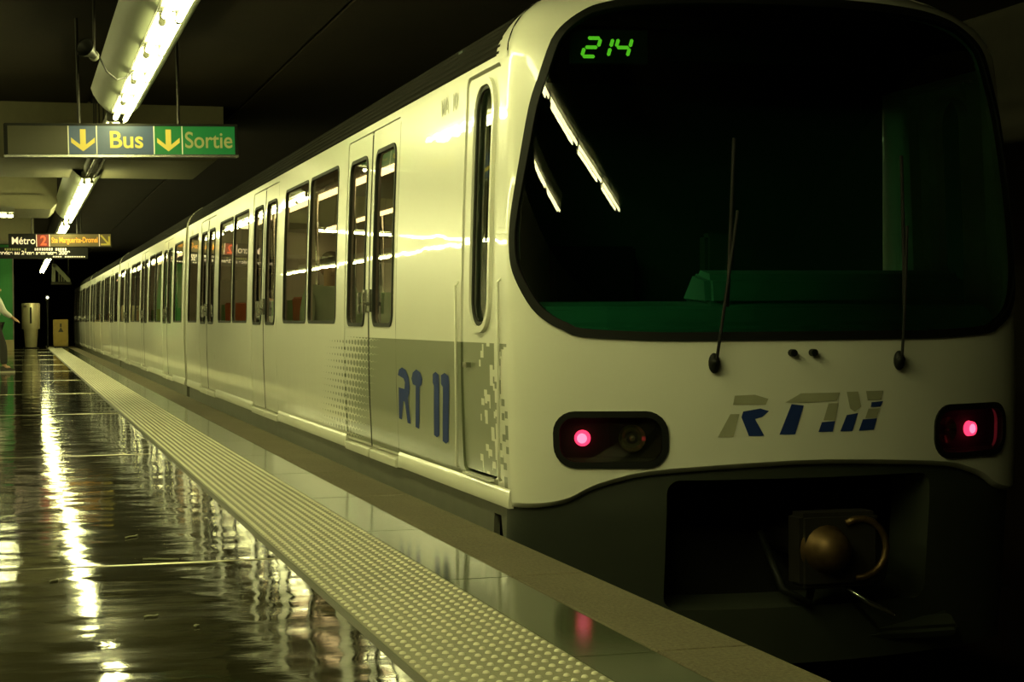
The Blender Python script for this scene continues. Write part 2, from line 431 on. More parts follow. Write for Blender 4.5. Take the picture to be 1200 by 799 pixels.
# ------------------------------------------------------------------ car surfaces (car-local: x across, y back from the nose, z above platform)
W0 = 1.275
def tumble(z):
    return 0.02 * ((0.8 - z) / 0.7) ** 2 if z < 0.8 else 0.045 * ((z - 0.8) / 1.3) ** 1.5
def halfw(z):
    h = W0 - tumble(min(z, 2.13))
    if z > 2.13:
        k = min(1.0, (z - 2.13) / 0.36); h -= 0.55 * (1 - math.sqrt(max(0, 1 - k * k)))
    return h
def plan_curve(A=0.38, SE=1.42, N=13, n=900):
    P = [(0.0, 0.0)]; x = y = 0.0
    for i in range(n):
        q = (i + 0.5) / n * SE; th = A * q + (math.pi / 2 - A * SE) * (q / SE) ** N
        x += math.cos(th) * SE / n; y += math.sin(th) * SE / n; P.append((x, y))
    k = 1.275 / x; P = [(p[0] * k, p[1] * k) for p in P]
    P.append((1.275, P[-1][1] + 0.4)); S = [0.0]
    for p, q in zip(P, P[1:]): S.append(S[-1] + math.hypot(q[0] - p[0], q[1] - p[1]))
    return P, S
PP, SS = plan_curve()
def plan_at(s):
    g = -1 if s < 0 else 1; s = abs(s)
    i = min(len(SS) - 2, max(0, bisect.bisect_right(SS, s) - 1)); t = (s - SS[i]) / (SS[i + 1] - SS[i]); p, q = PP[i], PP[i + 1]
    return g * (p[0] + (q[0] - p[0]) * t), p[1] + (q[1] - p[1]) * t
def lean(z):
    return 0.11 * ((z - 0.75) / 1.4) ** 1.5 if z > 0.75 else 0.0
def crown(z):
    if z < 2.2: return 0.0
    k = min(1, (z - 2.2) / 0.30); return 0.30 * (1 - math.sqrt(max(0, 1 - k * k)))
def front(s, z):
    x, y = plan_at(s)
    return (x * halfw(z) / W0, y + lean(z) + crown(z), z)
SEAM = SS[-2] + 0.004; Y_SEAM = PP[-2][1] + 0.004
def front_out(n, a, b): return n.y < 0 if abs(a) < 1.2 else (n.x * (1 if a > 0 else -1)) > 0
def side_map(sg): return lambda y, z: (sg * (W0 - tumble(z)), y, z)
def side_out(sg): return lambda n, a, b: n.x * sg > 0

# ------------------------------------------------------------------ the setting
YB, YE = -14.0, 68.0
fl = MB().box(-6.0, 0.98, YB, YE, -0.25, 0.0).build('floor', M['floor']); tag(fl, 'dark polished terrazzo platform floor with wavy reflections', 'floor', kind='structure')
for yj in (-4.5, 1.2, 6.85, 12.5, 18.1, 23.2, 28.4, 33.6, 38.6, 43.8, 49.0, 54.2, 59.4):
    MB().prism([(yj - 0.009, -0.01), (yj + 0.009, -0.01), (yj + 0.008, 0.001), (yj + 0.003, 0.0025), (yj - 0.003, 0.0025), (yj - 0.008, 0.001)], 'x', -6.0, 0.978).build('joint_strip', M['strip'], fl)
bd = MB().box(0.98, 1.012, YB, YE, -0.25, -0.002).build('trim_1', M['border']); tag(bd, 'thin dark grout border along the studded strip', 'border', kind='structure')
ts = MB().box(1.012, 1.470, YB, YE, -0.25, 0.001).build('trim_2', M['tactile']); tag(ts, 'pale studded tactile warning strip along the platform edge', 'tactile strip', kind='structure')
# studs: the nearest 300 in view are parts of their own, the rest is one joined part
NC = 12; PX = 0.0385; PY = 0.066; x_first = 1.241 - PX * (NC - 1) / 2
def stud_geo(n):
    rings = [(0.0105, 0.0), (0.0088, 0.0045), (0.0050, 0.0064)]
    v = [(r * math.cos(2 * math.pi * i / n), r * math.sin(2 * math.pi * i / n), z) for r, z in rings for i in range(n)] + [(0, 0, 0.0072)]
    f = [(j * n + i, j * n + (i + 1) % n, (j + 1) * n + (i + 1) % n, (j + 1) * n + i) for j in range(2) for i in range(n)]
    f += [(2 * n + i, 2 * n + (i + 1) % n, 3 * n) for i in range(n)]
    return v, f
sv, sf = stud_geo(8)
sme = bpy.data.meshes.new('stud'); sme.from_pydata(sv, [], sf); sme.materials.append(M['stud'])
sme.polygons.foreach_set('use_smooth', [True] * len(sme.polygons))
rest = MB(); far_v, far_f = stud_geo(5)
row = 0; y = 3.6; made = 0
while y < 64:
    for c in range(NC):
        x = x_first + c * PX; ys_ = y + (PY / 2 if c % 2 else 0.0)
        # first rows that lie inside the picture carry the individual studs
        inview = y > 4.30 and made < 300
        if inview:
            o = bpy.data.objects.new('stud', sme); o.location = (x, ys_, 0.001); link(o, ts); made += 1
        else:
            v, f = (sv, sf) if y < 9 else (far_v, far_f)
            rest.add([(p[0] + x, p[1] + ys_, p[2] + 0.001) for p in v], f)
    y += PY
me = bpy.data.meshes.new('stud_field'); me.from_pydata(rest.v, [], rest.f); me.materials.append(M['stud'])
me.polygons.foreach_set('use_smooth', [True] * len(me.polygons))
so = link(bpy.data.objects.new('stud_field', me), ts); tag(so, kind='stuff')

ss = MB().box(1.470, 1.716, YB, YE, -0.25, -0.006).build('trim_3', M['border']); tag(ss, 'row of smooth grey slabs beside the studded strip', 'slabs', kind='structure')
cs = MB().box(1.716, 1.985, YB, YE, -0.25, -0.010).build('trim_4', M['border']); tag(cs, 'rough granite coping along the platform edge', 'coping', kind='structure')
def slab_mesh(name, x0, x1, L, z0, z1, mat, bev):
    mb = MB().box(x0, x1, 0.003, L - 0.003, z0, z1); me = mb.mesh(name, mat)
    bm = bmesh.new(); bm.from_mesh(me); bmesh.ops.bevel(bm, geom=[e for e in bm.edges], offset=bev, segments=1, affect='EDGES'); bm.to_mesh(me); bm.free()
    return me
m1 = slab_mesh('smooth_slab', 1.473, 1.713, 1.5, -0.006, 0.0, M['smooth'], 0.0012)
m2 = slab_mesh('coping_slab', 1.719, 2.0, 1.5, -0.20, 0.002, M['coping'], 0.004)
k = -12
while 4.6 + k * 1.5 < 66:
    yy = 4.6 + k * 1.5
    if yy > YB:
        o = bpy.data.objects.new('smooth_slab', m1); o.location = (0, yy, 0); link(o, ss)
        o = bpy.data.objects.new('coping_slab', m2); o.location = (0, yy, 0); link(o, cs)
    k += 1
pw = MB().box(1.70, 1.93, YB, YE, -1.25, -0.25).build('wall_platform', M['tunnel']); tag(pw, 'dark concrete face of the platform below the coping', 'wall', kind='structure')
tb = MB().box(1.70, 9.0, YB, 90, -1.45, -1.25).build('floor_track', M['ballast']); tag(tb, 'oily concrete track bed below the platform', 'track bed', kind='structure')
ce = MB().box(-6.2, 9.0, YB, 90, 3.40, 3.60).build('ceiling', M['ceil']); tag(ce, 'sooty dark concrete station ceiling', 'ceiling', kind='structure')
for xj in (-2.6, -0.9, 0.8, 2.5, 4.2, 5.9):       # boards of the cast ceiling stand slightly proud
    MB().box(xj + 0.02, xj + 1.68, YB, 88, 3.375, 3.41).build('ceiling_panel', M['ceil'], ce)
wl = MB().box(-6.2, -6.0, YB, 90, -0.25, 3.4).build('wall_left', M['wallL']); tag(wl, 'pale tiled wall at the back of the platform', 'wall', kind='structure')
wr = MB().box(7.6, 7.8, YB, 90, -1.3, 3.4).build('wall_right', M['tunnel']); tag(wr, 'black tunnel wall beyond the train', 'wall', kind='structure')
we = MB().box(-6.0, 7.6, 88, 88.2, -1.3, 3.4).build('wall_end', M['tunnel']); tag(we, 'dark end of the station tunnel', 'wall', kind='structure')
wb = MB().box(-6.0, 7.6, YB - 0.2, YB, -1.3, 3.4).build('wall_back', M['tunnel']); tag(wb, 'dark end wall of the station', 'wall', kind='structure')
# cross beams carrying the ceiling; their track-side ends are chamfered
def beam(y0, y1, z0, x1, label, mat='beam', xs=()):
    b = MB()
    b.prism([(-6.0, z0), (x1, z0), (x1 + 0.10, z0 + 0.10), (x1 + 0.10, 3.40), (-6.0, 3.40)], 'y', y0, y1)
    o = b.build('ceiling_beam', M[mat], bevel=0.01); tag(o, label, 'beam', kind='structure'); return o
beam(20.2, 22.9, 2.75, 2.20, 'broad concrete cross beam behind the bus and exit sign')
beam(28.0, 30.4, 2.66, 0.52, 'shorter concrete bulkhead behind the cross beam')
beam(42.0, 44.0, 2.80, 0.3, 'far concrete cross beam behind the metro line sign')
bk = MB().box(-6.0, 0.40, 27.93, 28.01, 2.66, 2.88).build('trim_5', M['beam'])
tag(bk, 'pale panels on the front of the bulkhead', 'panel', kind='structure')
# green clad end of the stair enclosure at the far left
gw = MB().box(-1.0, -0.13, 58.0, 58.4, 0.34, 3.4).build('wall_green', M['greenwall']); tag(gw, 'bright green panel wall of the stair enclosure', 'wall', kind='structure')
gb = MB().box(-1.0, -0.10, 57.97, 58.43, 0.0, 0.34).build('baseboard_green', M['basetile']); tag(gb, 'cream tiled base under the green wall', 'base', kind='structure')
gt = MB().box(-0.13, -0.09, 57.98, 58.42, 0.34, 3.4).build('trim_6', M['trunk']); tag(gt, 'pale edge strip on the corner of the green wall', 'trim', kind='structure')

# rails (one thing each) on low pads
for xr in (2.655, 4.095):
    r = MB(); r.prism([(xr - 0.07, -1.25), (xr + 0.07, -1.25), (xr + 0.07, -1.235), (xr + 0.012, -1.22), (xr + 0.012, -1.13), (xr + 0.035, -1.11), (xr + 0.035, -1.08), (xr - 0.035, -1.08), (xr - 0.035, -1.11), (xr - 0.012, -1.13), (xr - 0.012, -1.22), (xr - 0.07, -1.235)], 'y', YB + 0.05, 87)
    o = r.build('running_rail', M['iron']); tag(o, 'dark steel rail on the track bed under the train', 'rail', 'pair of running rails')

# ------------------------------------------------------------------ metro cars
def side_window(root, sg, y0, y1, z0=0.905, z1=1.995, r=0.07):
    o_ = rr(y0, y1, z0, z1, r)
    p = panel('window', offset_poly(o_, 0.012), [], side_map(sg), M['glass'], root, step=0.4, depth=0, outward=side_out(sg), off=-0.010)
    panel('window_seal', o_, [offset_poly(o_, 0.022)], side_map(sg), M['seal'], p, step=0.4, depth=0.02, outward=side_out(sg), off=0.004)
    return o_
def door_leaf(root, sg, ys, dirn, z0=0.145):
    """one sliding leaf; ys = seam, dirn = +1/-1 the way it extends"""
    a, b = ys + dirn * 0.011, ys + dirn * 0.818
    y0, y1 = min(a, b), max(a, b); g0, g1 = sorted((ys + dirn * 0.13, ys + dirn * 0.72))
    gl = rr(g0, g1, 0.895, 1.965, 0.085)
    d = panel('door_leaf', rr(y0, y1, z0, 2.098, 0.03), [gl], side_map(sg), M['paint'], root, step=0.3, depth=0.03, outward=side_out(sg), off=-0.004)
    panel('window_pane', offset_poly(gl, 0.012), [], side_map(sg), M['glass'], d, step=0.4, depth=0, outward=side_out(sg), off=-0.014)
    panel('window_seal', offset_poly(gl, -0.006), [offset_poly(gl, 0.018)], side_map(sg), M['seal'], d, step=0.4, depth=0.02, outward=side_out(sg), off=0.004)
    # lever handle beside the seam
    xo = sg * (W0 + 0.0); yh = ys + dirn * 0.075
    h = MB(); h.box(*sorted((xo - sg * 0.005, xo + sg * 0.012)), yh - 0.03, yh + 0.03, 0.98, 1.12)
    h.cyl((xo + sg * 0.01, yh, 1.03), (xo + sg * 0.045, yh, 1.03), 0.012, n=8)
    h.box(*sorted((xo + sg * 0.035, xo + sg * 0.05)), yh - 0.012, yh + 0.012, 0.97, 1.10)
    h.build('handle', M['chrome'], d)
    # door step at the foot of the leaf
    xs0, xs1 = sorted((sg * (W0 - 0.05), sg * (W0 + 0.002)))
    MB().prism([(xs0, 0.075), (xs1, 0.075), (xs1, 0.125), (xs0, 0.140)] if sg > 0 else [(xs0, 0.075), (xs1, 0.075), (xs1, 0.140), (xs0, 0.125)], 'y', y0 + 0.012, y1 - 0.012).build('door_step', M['mask'], root, bevel=0.004)

def make_seat():
    s = MB(); s.prism([(0.0, 0.40), (0.44, 0.42), (0.45, 0.46), (0.07, 0.46), (-0.07, 0.98), (-0.13, 1.00), (-0.10, 0.80), (-0.03, 0.44)], 'x', -0.42, 0.42)
    s.box(-0.36, -0.30, 0.05, 0.36, 0.0, 0.41); s.box(0.30, 0.36, 0.05, 0.36, 0.0, 0.41)
    me = s.mesh('seat', M['seatc'])
    bm = bmesh.new(); bm.from_mesh(me); bmesh.ops.bevel(bm, geom=[e for e in bm.edges if e.calc_face_angle(0) > 0.6], offset=0.012, segments=2, affect='EDGES'); bm.to_mesh(me); bm.free()
    return me
SEAT = make_seat()
SEAT_G = SEAT.copy(); SEAT_G.materials[0] = M['seatg']

def make_car(L, seams, wins, cab):
    root = empty('metro_car')
    y_start = Y_SEAM if cab else 0.0
    openings = [(s - 0.83, s + 0.83) for s in seams]
    for sg in (-1, 1):
        holes = [rr(a, b, 0.905, 1.995, 0.07) for a, b in wins]
        holes += [[(a, 0.1401), (b, 0.1401), (b, 2.07), (b - 0.03, 2.105), (a + 0.03, 2.105), (a, 2.07)] for a, b in openings]
        cabdoor = rr(0.66, 1.29, 0.19, 2.115, 0.05)
        if cab: holes.append(cabdoor)
        lead = [(y_start + (lean(2.15 - 2.01 * i / 12) if cab else 0.0), 2.15 - 2.01 * i / 12) for i in range(13)]
        panel('body_side', [(L, 0.14), (L, 2.15)] + lead, holes, side_map(sg), M['paint'], root, step=0.22, depth=0.035, outward=side_out(sg), rim_out=False)
        for a, b in wins: side_window(root, sg, a, b)
        for s in seams:
            for d in (-1, 1): door_leaf(root, sg, s, d)
            for g0, g1 in ((s - 0.0125, s + 0.0125), (s - 0.833, s - 0.816)):
                panel('door_gasket', [(g0, 0.15), (g1, 0.15), (g1, 2.08), (g0, 2.08)], [], side_map(sg), M['seal'], root, step=0.4, depth=0.01, outward=side_out(sg), off=-0.001)
        # sill ledge between the doors
        segs = []; c = y_start + (0.0 if cab else 0.02)
        for a, b in openings: segs.append((c, a - 0.01)); c = b + 0.01
        segs.append((c, L - 0.02))
        for a, b in segs:
            xs0, xs1 = sg * (W0 - 0.06), sg * (W0 - 0.006)
            MB().prism([(xs0, 0.085), (xs1, 0.085), (xs1 + sg * 0.003, 0.105), (xs1, 0.130), (sg * (W0 - 0.012), 0.165), (sg * (W0 - 0.025), 0.180), (xs0, 0.181)], 'y', a, b).build('sill_ledge', M['mask'], root, auto=0.6)
        # grey skirt below the ledge, with a slot cut behind the nose
        so_ = [(y_start + 0.03, -0.28), (L - 0.03, -0.28), (L - 0.03, 0.09), (y_start + 0.03, 0.09)]
        hs = [[(0.60, -0.22), (0.84, -0.22), (0.80, 0.03), (0.68, 0.03)]] if cab else []
        panel('skirt', so_, hs, lambda y, z, sg=sg: (sg * (W0 - 0.035), y, z), M['skirt'], root, step=0.8, depth=0.03, outward=side_out(sg))
        if cab:
            # cab door with its tall narrow window in a deep moulded surround
            gl = rr(0.765, 1.085, 0.905, 2.035, 0.13, 8)
            d = panel('cab_door', rr(0.676, 1.274, 0.206, 2.099, 0.045), [gl], side_map(sg), M['paint'], root, step=0.2, depth=0.06, outward=side_out(sg), off=-0.008)
            panel('window_surround', offset_poly(gl, -0.035), [offset_poly(gl, -0.004)], side_map(sg), M['mask'], d, step=0.2, depth=0.03, outward=side_out(sg), off=0.010)
            panel('window_pane', offset_poly(gl, 0.002), [], side_map(sg), M['glass'], d, step=0.3, depth=0, outward=side_out(sg), off=-0.022)
            panel('window_seal', offset_poly(gl, -0.004), [offset_poly(gl, 0.016)], side_map(sg), M['seal'], d, step=0.3, depth=0.012, outward=side_out(sg), off=-0.002)
            for yg in (0.555, 1.345):     # slim grab rails either side of the door
                g = MB(); xg = sg * (W0 + 0.010)
                g.tube([(sg * W0, yg, 0.20), (xg, yg, 0.22), (xg, yg, 1.10), (sg * (W0 - 0.01), yg, 1.12)], 0.007, 6)
                g.build('grab_rail', M['mask'], root, smooth=True)
            h = MB(); h.box(*sorted((sg * (W0 - 0.01), sg * (W0 + 0.015))), 1.12, 1.19, 0.70, 0.725); h.build('handle', M['chrome'], d)
            MB().box(*sorted((sg * (W0 - 0.02), sg * (W0 + 0.012))), 0.72, 1.22, 0.182, 0.192).build('door_threshold', M['mask'], root)
            # black backing strips so the joints read black
        # black strips behind the doors' joints, standing in for the shade there
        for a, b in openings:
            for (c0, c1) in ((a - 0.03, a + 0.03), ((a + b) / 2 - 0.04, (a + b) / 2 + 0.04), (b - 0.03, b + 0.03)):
                MB().box(*sorted((sg * (W0 - 0.075), sg * (W0 - 0.055))), c0, c1, 0.14, 2.14).build('joint_blackout', M['void'], root)
            MB().box(*sorted((sg * (W0 - 0.10), sg * (W0 - 0.06))), a - 0.03, b + 0.03, 2.09, 2.15).build('header_blackout', M['void'], root)
    # roof: dark, ribbed along the shoulders
    prof = []; nr = 18
    for i in range(nr + 1):
        z = 2.15 + 0.19 * i / nr
        prof.append((halfw(z) + (0.010 if i % 3 == 1 else 0.0), z))
    for i in range(1, 9):
        t = i / 8; prof.append((halfw(2.34) * (1 - t), 2.34 + 0.15 * math.sin(t * math.pi / 2)))
    full = prof + [(-x, z) for x, z in prof[:-1]][::-1]
    yr0 = 0.70 if cab else 0.03
    MB().prism(full, 'y', yr0, L - 0.03).build('roof', M['roof'], root)
    # cream end hoops and end bulkheads
    def cross(y, inset=0.0):
        zs = [0.12, 0.4, 0.8, 1.2, 1.6, 1.9, 2.13, 2.2, 2.27, 2.34, 2.40]
        R = [(halfw(z) - inset, z) for z in zs]
        return R + [(-x, z) for x, z in R[::-1]]
    def hoop(y0, y1, name='end_hoop'):
        zs = [2.12 + 0.36 * i / 14 for i in range(15)]
        A = [(halfw(z) + 0.004, z) for z in zs]; A = A + [(-x, z) for x, z in A[::-1]]
        v = [(x, y0 + lean(z) + crown(z), z) for x, z in A] + [(x, y1 if z < 2.2 else y1 - min(0.12, (z - 2.2) * 0.9) * (1 if cab else 0), z) for x, z in A]; n = len(A)
        me = MB().add(v, [(i, i + 1, n + i + 1, n + i) for i in range(n - 1)]).build(name, M['mask'], root, smooth=True)
    if cab: hoop(Y_SEAM, 0.74)
    for ye in ([L] if cab else [0.0, L]):
        MB().prism(cross(ye), 'y', ye - 0.03 if ye else 0.0, ye if ye else 0.03).build('end_wall', M['mask'], root, bevel=0.02)
        MB().box(-0.55, 0.55, ye - 0.02 if not ye else ye - 0.005, ye + 0.02 if ye else 0.005, 0.16, 2.05).build('end_door', M['seal'], root)
        MB().box(-0.62, 0.62, *( (ye, ye + 0.12) if ye else (-0.12, 0.0)), 0.14, 2.12).build('gangway_bellows', M['black'], root, bevel=0.02)
    # inside
    yi = 1.75 if cab else 0.06
    MB().box(-1.22, 1.22, yi, L - 0.06, 0.08, 0.125).build('car_floor', M['carfloor'], root)
    MB().box(-1.17, 1.17, yi, L - 0.06, 2.12, 2.14).build('car_ceiling', M['lining'], root)
    for sx in (-0.55, 0.55): MB().box(sx - 0.05, sx + 0.05, yi + 0.3, L - 0.4, 2.10, 2.12).build('ceiling_light', M['carlight'], root)
    MB().box(-1.20, 1.20, yi - 0.04, yi, 0.12, 2.12).build('partition', M['lining'], root)
    bays = []
    cuts = [yi] + [v for s in seams for v in (s - 0.85, s + 0.85)] + [L - 0.05]
    for i in range(0, len(cuts), 2): bays.append((cuts[i], cuts[i + 1]))
    for a, b in bays:
        if b - a < 1.2: continue
        mid = (a + b) / 2
        spots = [(mid - 1.05, 0.0), (mid + 1.05, math.pi)] if b - a > 2.0 else [(mid - 0.2, 0.0)]
        for sx in (-0.78, 0.78):
            for yy, rz in spots:
                o = bpy.data.objects.new('seat', SEAT_G if (rz == 0) == (sx < 0) else SEAT); link(o, root)
                o.location = (sx, yy, 0.125); o.rotation_euler = (0, 0, rz)
    for s in seams:
        for dy in (-0.95, 0.95):
            for sx in (-0.62, 0.62):
                MB().cyl((sx, s + dy, 0.125), (sx, s + dy, 2.12), 0.017, n=8).build('grab_pole', M['chrome'], root, smooth=True)
    # frames and wheels below the floor
    MB().box(-1.05, 1.05, (0.7 if cab else 0.1), L - 0.1, -0.55, 0.08).build('underframe', M['void'], root)
    for yb in (2.6, L - 2.6):
        bg = MB().box(-0.95, 0.95, yb - 1.1, yb + 1.1, -0.72, -0.50).build('bogie', M['iron'], root, bevel=0.03)
        for dy in (-0.75, 0.75):
            for sx in (-0.72, 0.72):
                wv = MB(); wv.cyl((sx - 0.05, yb + dy, -0.70), (sx + 0.05, yb + dy, -0.70), 0.375, n=20); wv.cyl((sx - 0.07, yb + dy, -0.70), (sx + 0.07, yb + dy, -0.70), 0.10, n=12)
                wv.build('wheel', M['iron'], bg)
    return root

NOSE = (3.375, 7.07, 0.0)
L1 = 15.85
car1 = make_car(L1, [3.65, 8.50, 13.32], [(4.80, 6.00), (6.08, 7.28), (9.62, 10.80), (10.88, 12.10), (14.45, 15.60)], True)
car1.location = NOSE
tag(car1, 'cream cab car with dark windscreen, red tail lamps and grey pixel livery', 'metro car', 'coupled metro cars')

# ---- cab mask
ws_left = [(-0.60, 0.836), (-0.766, 0.840), (-1.027, 0.856), (-1.105, 0.885), (-1.176, 0.920), (-1.246, 0.980), (-1.314, 1.083), (-1.355, 1.17), (-1.368, 1.26), (-1.362, 1.371), (-1.311, 1.626), (-1.261, 1.879), (-1.216, 2.012), (-1.159, 2.168), (-1.112, 2.241), (-1.050, 2.297), (-0.991, 2.326), (-0.85, 2.352), (-0.6, 2.362), (-0.3, 2.365)]
def catmull(P, k=3):
    out = []
    for i in range(len(P) - 1):
        p0 = P[max(0, i - 1)]; p1 = P[i]; p2 = P[i + 1]; p3 = P[min(len(P) - 1, i + 2)]
        for j in range(k):
            t = j / k
            out.append(tuple(0.5 * (2 * p1[c] + (p2[c] - p0[c]) * t + (2 * p0[c] - 5 * p1[c] + 4 * p2[c] - p3[c]) * t * t + (3 * p1[c] - p0[c] - 3 * p2[c] + p3[c]) * t ** 3) for c in (0, 1)))
    return out + [P[-1]]
wsl = catmull(ws_left)[::-1]                   # top -> bottom on the left
WS = wsl + [(-s, z) for s, z in wsl[::-1]]     # then bottom -> top on the right: counter-clockwise
bot = [(-SEAM, 0.118), (-1.30, 0.118), (-1.20, 0.127), (-1.10, 0.150), (-1.005, 0.198), (-0.89, 0.235), (-0.74, 0.266), (-0.40, 0.290), (-0.10, 0.302)]
bot = catmull(bot); bot = bot + [(-s, z) for s, z in bot[::-1]]
mask_out = bot + [(SEAM, 2.46), (-SEAM, 2.46)]
hlL = rr(-1.150, -0.668, 0.290, 0.516, 0.085); hlR = [(-s, z) for s, z in hlL[::-1]]
mask = panel('cab_mask', mask_out, [WS, hlL, hlR], front, M['mask'], car1, step=0.07, depth=0.05, outward=front_out, rim_out=False)
# rolled lower lip of the mask
lip = MB(); LP = [Vector(front(s, z)) for s, z in bot]
v = []; f = []
for i, p in enumerate(LP):
    v += [p, p + Vector((0, 0.02, -0.022)), p + Vector((0, 0.10, -0.026))]
for i in range(len(LP) - 1):
    a = 3 * i; f += [(a, a + 3, a + 4, a + 1), (a + 1, a + 4, a + 5, a + 2)]
lip.add(v, f).build('mask_lip', M['mask'], mask, smooth=True)
top = [Vector(front(-SEAM + 2 * SEAM * i / 40, 2.46)) for i in range(41)]
MB().add(top, [tuple(range(41))]).build('mask_top', M['mask'], mask)
# windscreen and its rubber
inner = offset_poly(WS, 0.034)
wsn = panel('windscreen', offset_poly(WS, 0.012), [], front, M['wscreen'], car1, step=0.045, depth=0, outward=front_out, off=0.002)
panel('windscreen_rubber', offset_poly(WS, -0.004), [inner], front, M['black'], wsn, step=0.06, depth=0.03, outward=front_out, off=0.010)
# head and tail lamp clusters
for sg, hl, sred, swh in ((-1, hlL, -1.037, -0.815), (1, hlR, 0.93, 0.76)):
    hd = panel('lamp_cluster', hl, [], front, M['void'], car1, step=0.08, depth=0, outward=front_out, off=-0.045)
    panel('lamp_bezel', offset_poly(hl, -0.012), [offset_poly(hl, 0.016)], front, M['black'], hd, step=0.08, depth=0.03, outward=front_out, off=0.010)
    panel('lamp_cover', offset_poly(hl, 0.010), [], front, M['clear'], hd, step=0.08, depth=0, outward=front_out, off=0.002)
    for nm, sc, r, mat in (('tail_lamp', sred, 0.036, 'red'), ('head_lamp', swh, 0.060, 'bulb')):
        p = Vector(front(sc, 0.408)); n = (Vector(front(sc + 0.01, 0.408)) - Vector(front(sc - 0.01, 0.408))).cross(Vector((0, 0, 1))).normalized()
        if n.y > 0: n = -n
        b = MB()
        if nm == 'tail_lamp':
            b.cyl(p - n * 0.040, p - n * 0.016, r, r * 0.9, 18); ob = b.build(nm, M[mat], hd, auto=0.6)
            MB().cyl(p - n * 0.016, p - n * 0.013, r * 0.62, r * 0.5, 16).build('lamp_core', M['redcore'], ob)
        else:
            b.cyl(p - n * 0.043, p - n * 0.018, r * 0.45, r, 20, cap=False); ob = b.build(nm, M[mat], hd, smooth=True)
            MB().ball(p - n * 0.03, 0.014, 0.014, 0.014).build('bulb', M['bulb'], ob, smooth=True)
# windscreen wipers
for s0, s1, z1 in ((-0.458, -0.345, 1.72), (0.438, 0.50, 1.66)):
    def fp(s, z, o):
        p = Vector(front(s, z)); return p + Vector((0, -o, 0))
    b = MB(); b.ball(fp(s0, 0.735, 0.02), 0.026, 0.022, 0.045); b.cyl(fp(s0, 0.74, -0.01), fp(s0, 0.74, 0.05), 0.016, n=10)
    wp = b.build('wiper', M['black'], car1, smooth=True)
    MB().tube([fp(s0 + (s1 - s0) * t, 0.74 + (z1 - 0.32 - 0.74) * t, 0.045 - 0.01 * t) for t in (0, .2, .4, .6, .8, 1)], 0.007, 6).build('wiper_arm', M['void'], wp, smooth=True)
    sb = s0 + (s1 - s0) * 0.55
    MB().tube([fp(sb + (s1 - sb) * t, 0.98 + (z1 - 0.98) * t, 0.020) for t in (0, .2, .4, .6, .8, 1)], 0.008, 6).build('wiper_blade', M['void'], wp, smooth=True)
for s in (-0.098, 0.0):
    p = Vector(front(s, 0.776)); b = MB(); b.cyl(p + Vector((0, 0.01, 0)), p + Vector((0, -0.035, 0.0)), 0.017, n=10); b.build('washer_nozzle', M['black'], car1, bevel=0.003)
# lettering on the nose (flat print following the surface)
def nose_poly(poly, mat, root):
    P = [(-0.393 + (0.2 * x - 30) * 0.00414, 0.41 + (72 - 0.2 * y) * 0.0036) for x, y in poly]
    ar = sum(p[0] * q[1] - q[0] * p[1] for p, q in zip(P, P[1:] + P[:1]))
    if ar < 0: P = P[::-1]
    panel('letter_piece', P, [], front, M[mat], root, step=0.05, depth=0, outward=front_out, off=0.002)
R_ = [('sheenprint', [(95, 360), (165, 220), (215, 220), (180, 360)]), ('sheenprint', [(190, 108), (300, 104), (375, 130), (360, 165), (180, 165)]), ('blue', [(235, 205), (330, 188), (378, 205), (340, 240), (300, 252), (350, 355), (265, 355), (225, 240)])]
T_ = [('blue', [(505, 165), (575, 175), (525, 350), (435, 350)]), ('sheenprint', [(470, 155), (560, 100), (790, 100), (770, 150), (600, 158)])]
M_ = [('sheenprint', [(720, 165), (780, 165), (762, 270), (690, 270)]), ('blue', [(680, 280), (760, 275), (745, 340), (660, 340)]), ('sheenprint', [(830, 97), (900, 97), (920, 190), (880, 222), (850, 200)]), ('blue', [(830, 240), (900, 230), (865, 340), (790, 340)]), ('sheenprint', [(950, 95), (1062, 95), (1045, 152), (960, 152)]), ('blue', [(985, 165), (1060, 160), (1042, 195), (980, 195)]), ('sheenprint', [(965, 205), (1040, 203), (1015, 262), (945, 264)]), ('blue', [(930, 270), (1020, 266), (1000, 336), (905, 340)])]
for nm, grp in (('nose_letter', R_), ('nose_letter', T_), ('nose_letter', M_)):
    e = empty(nm); e.parent = car1
    for mat, poly in grp: nose_poly(poly, mat, e)
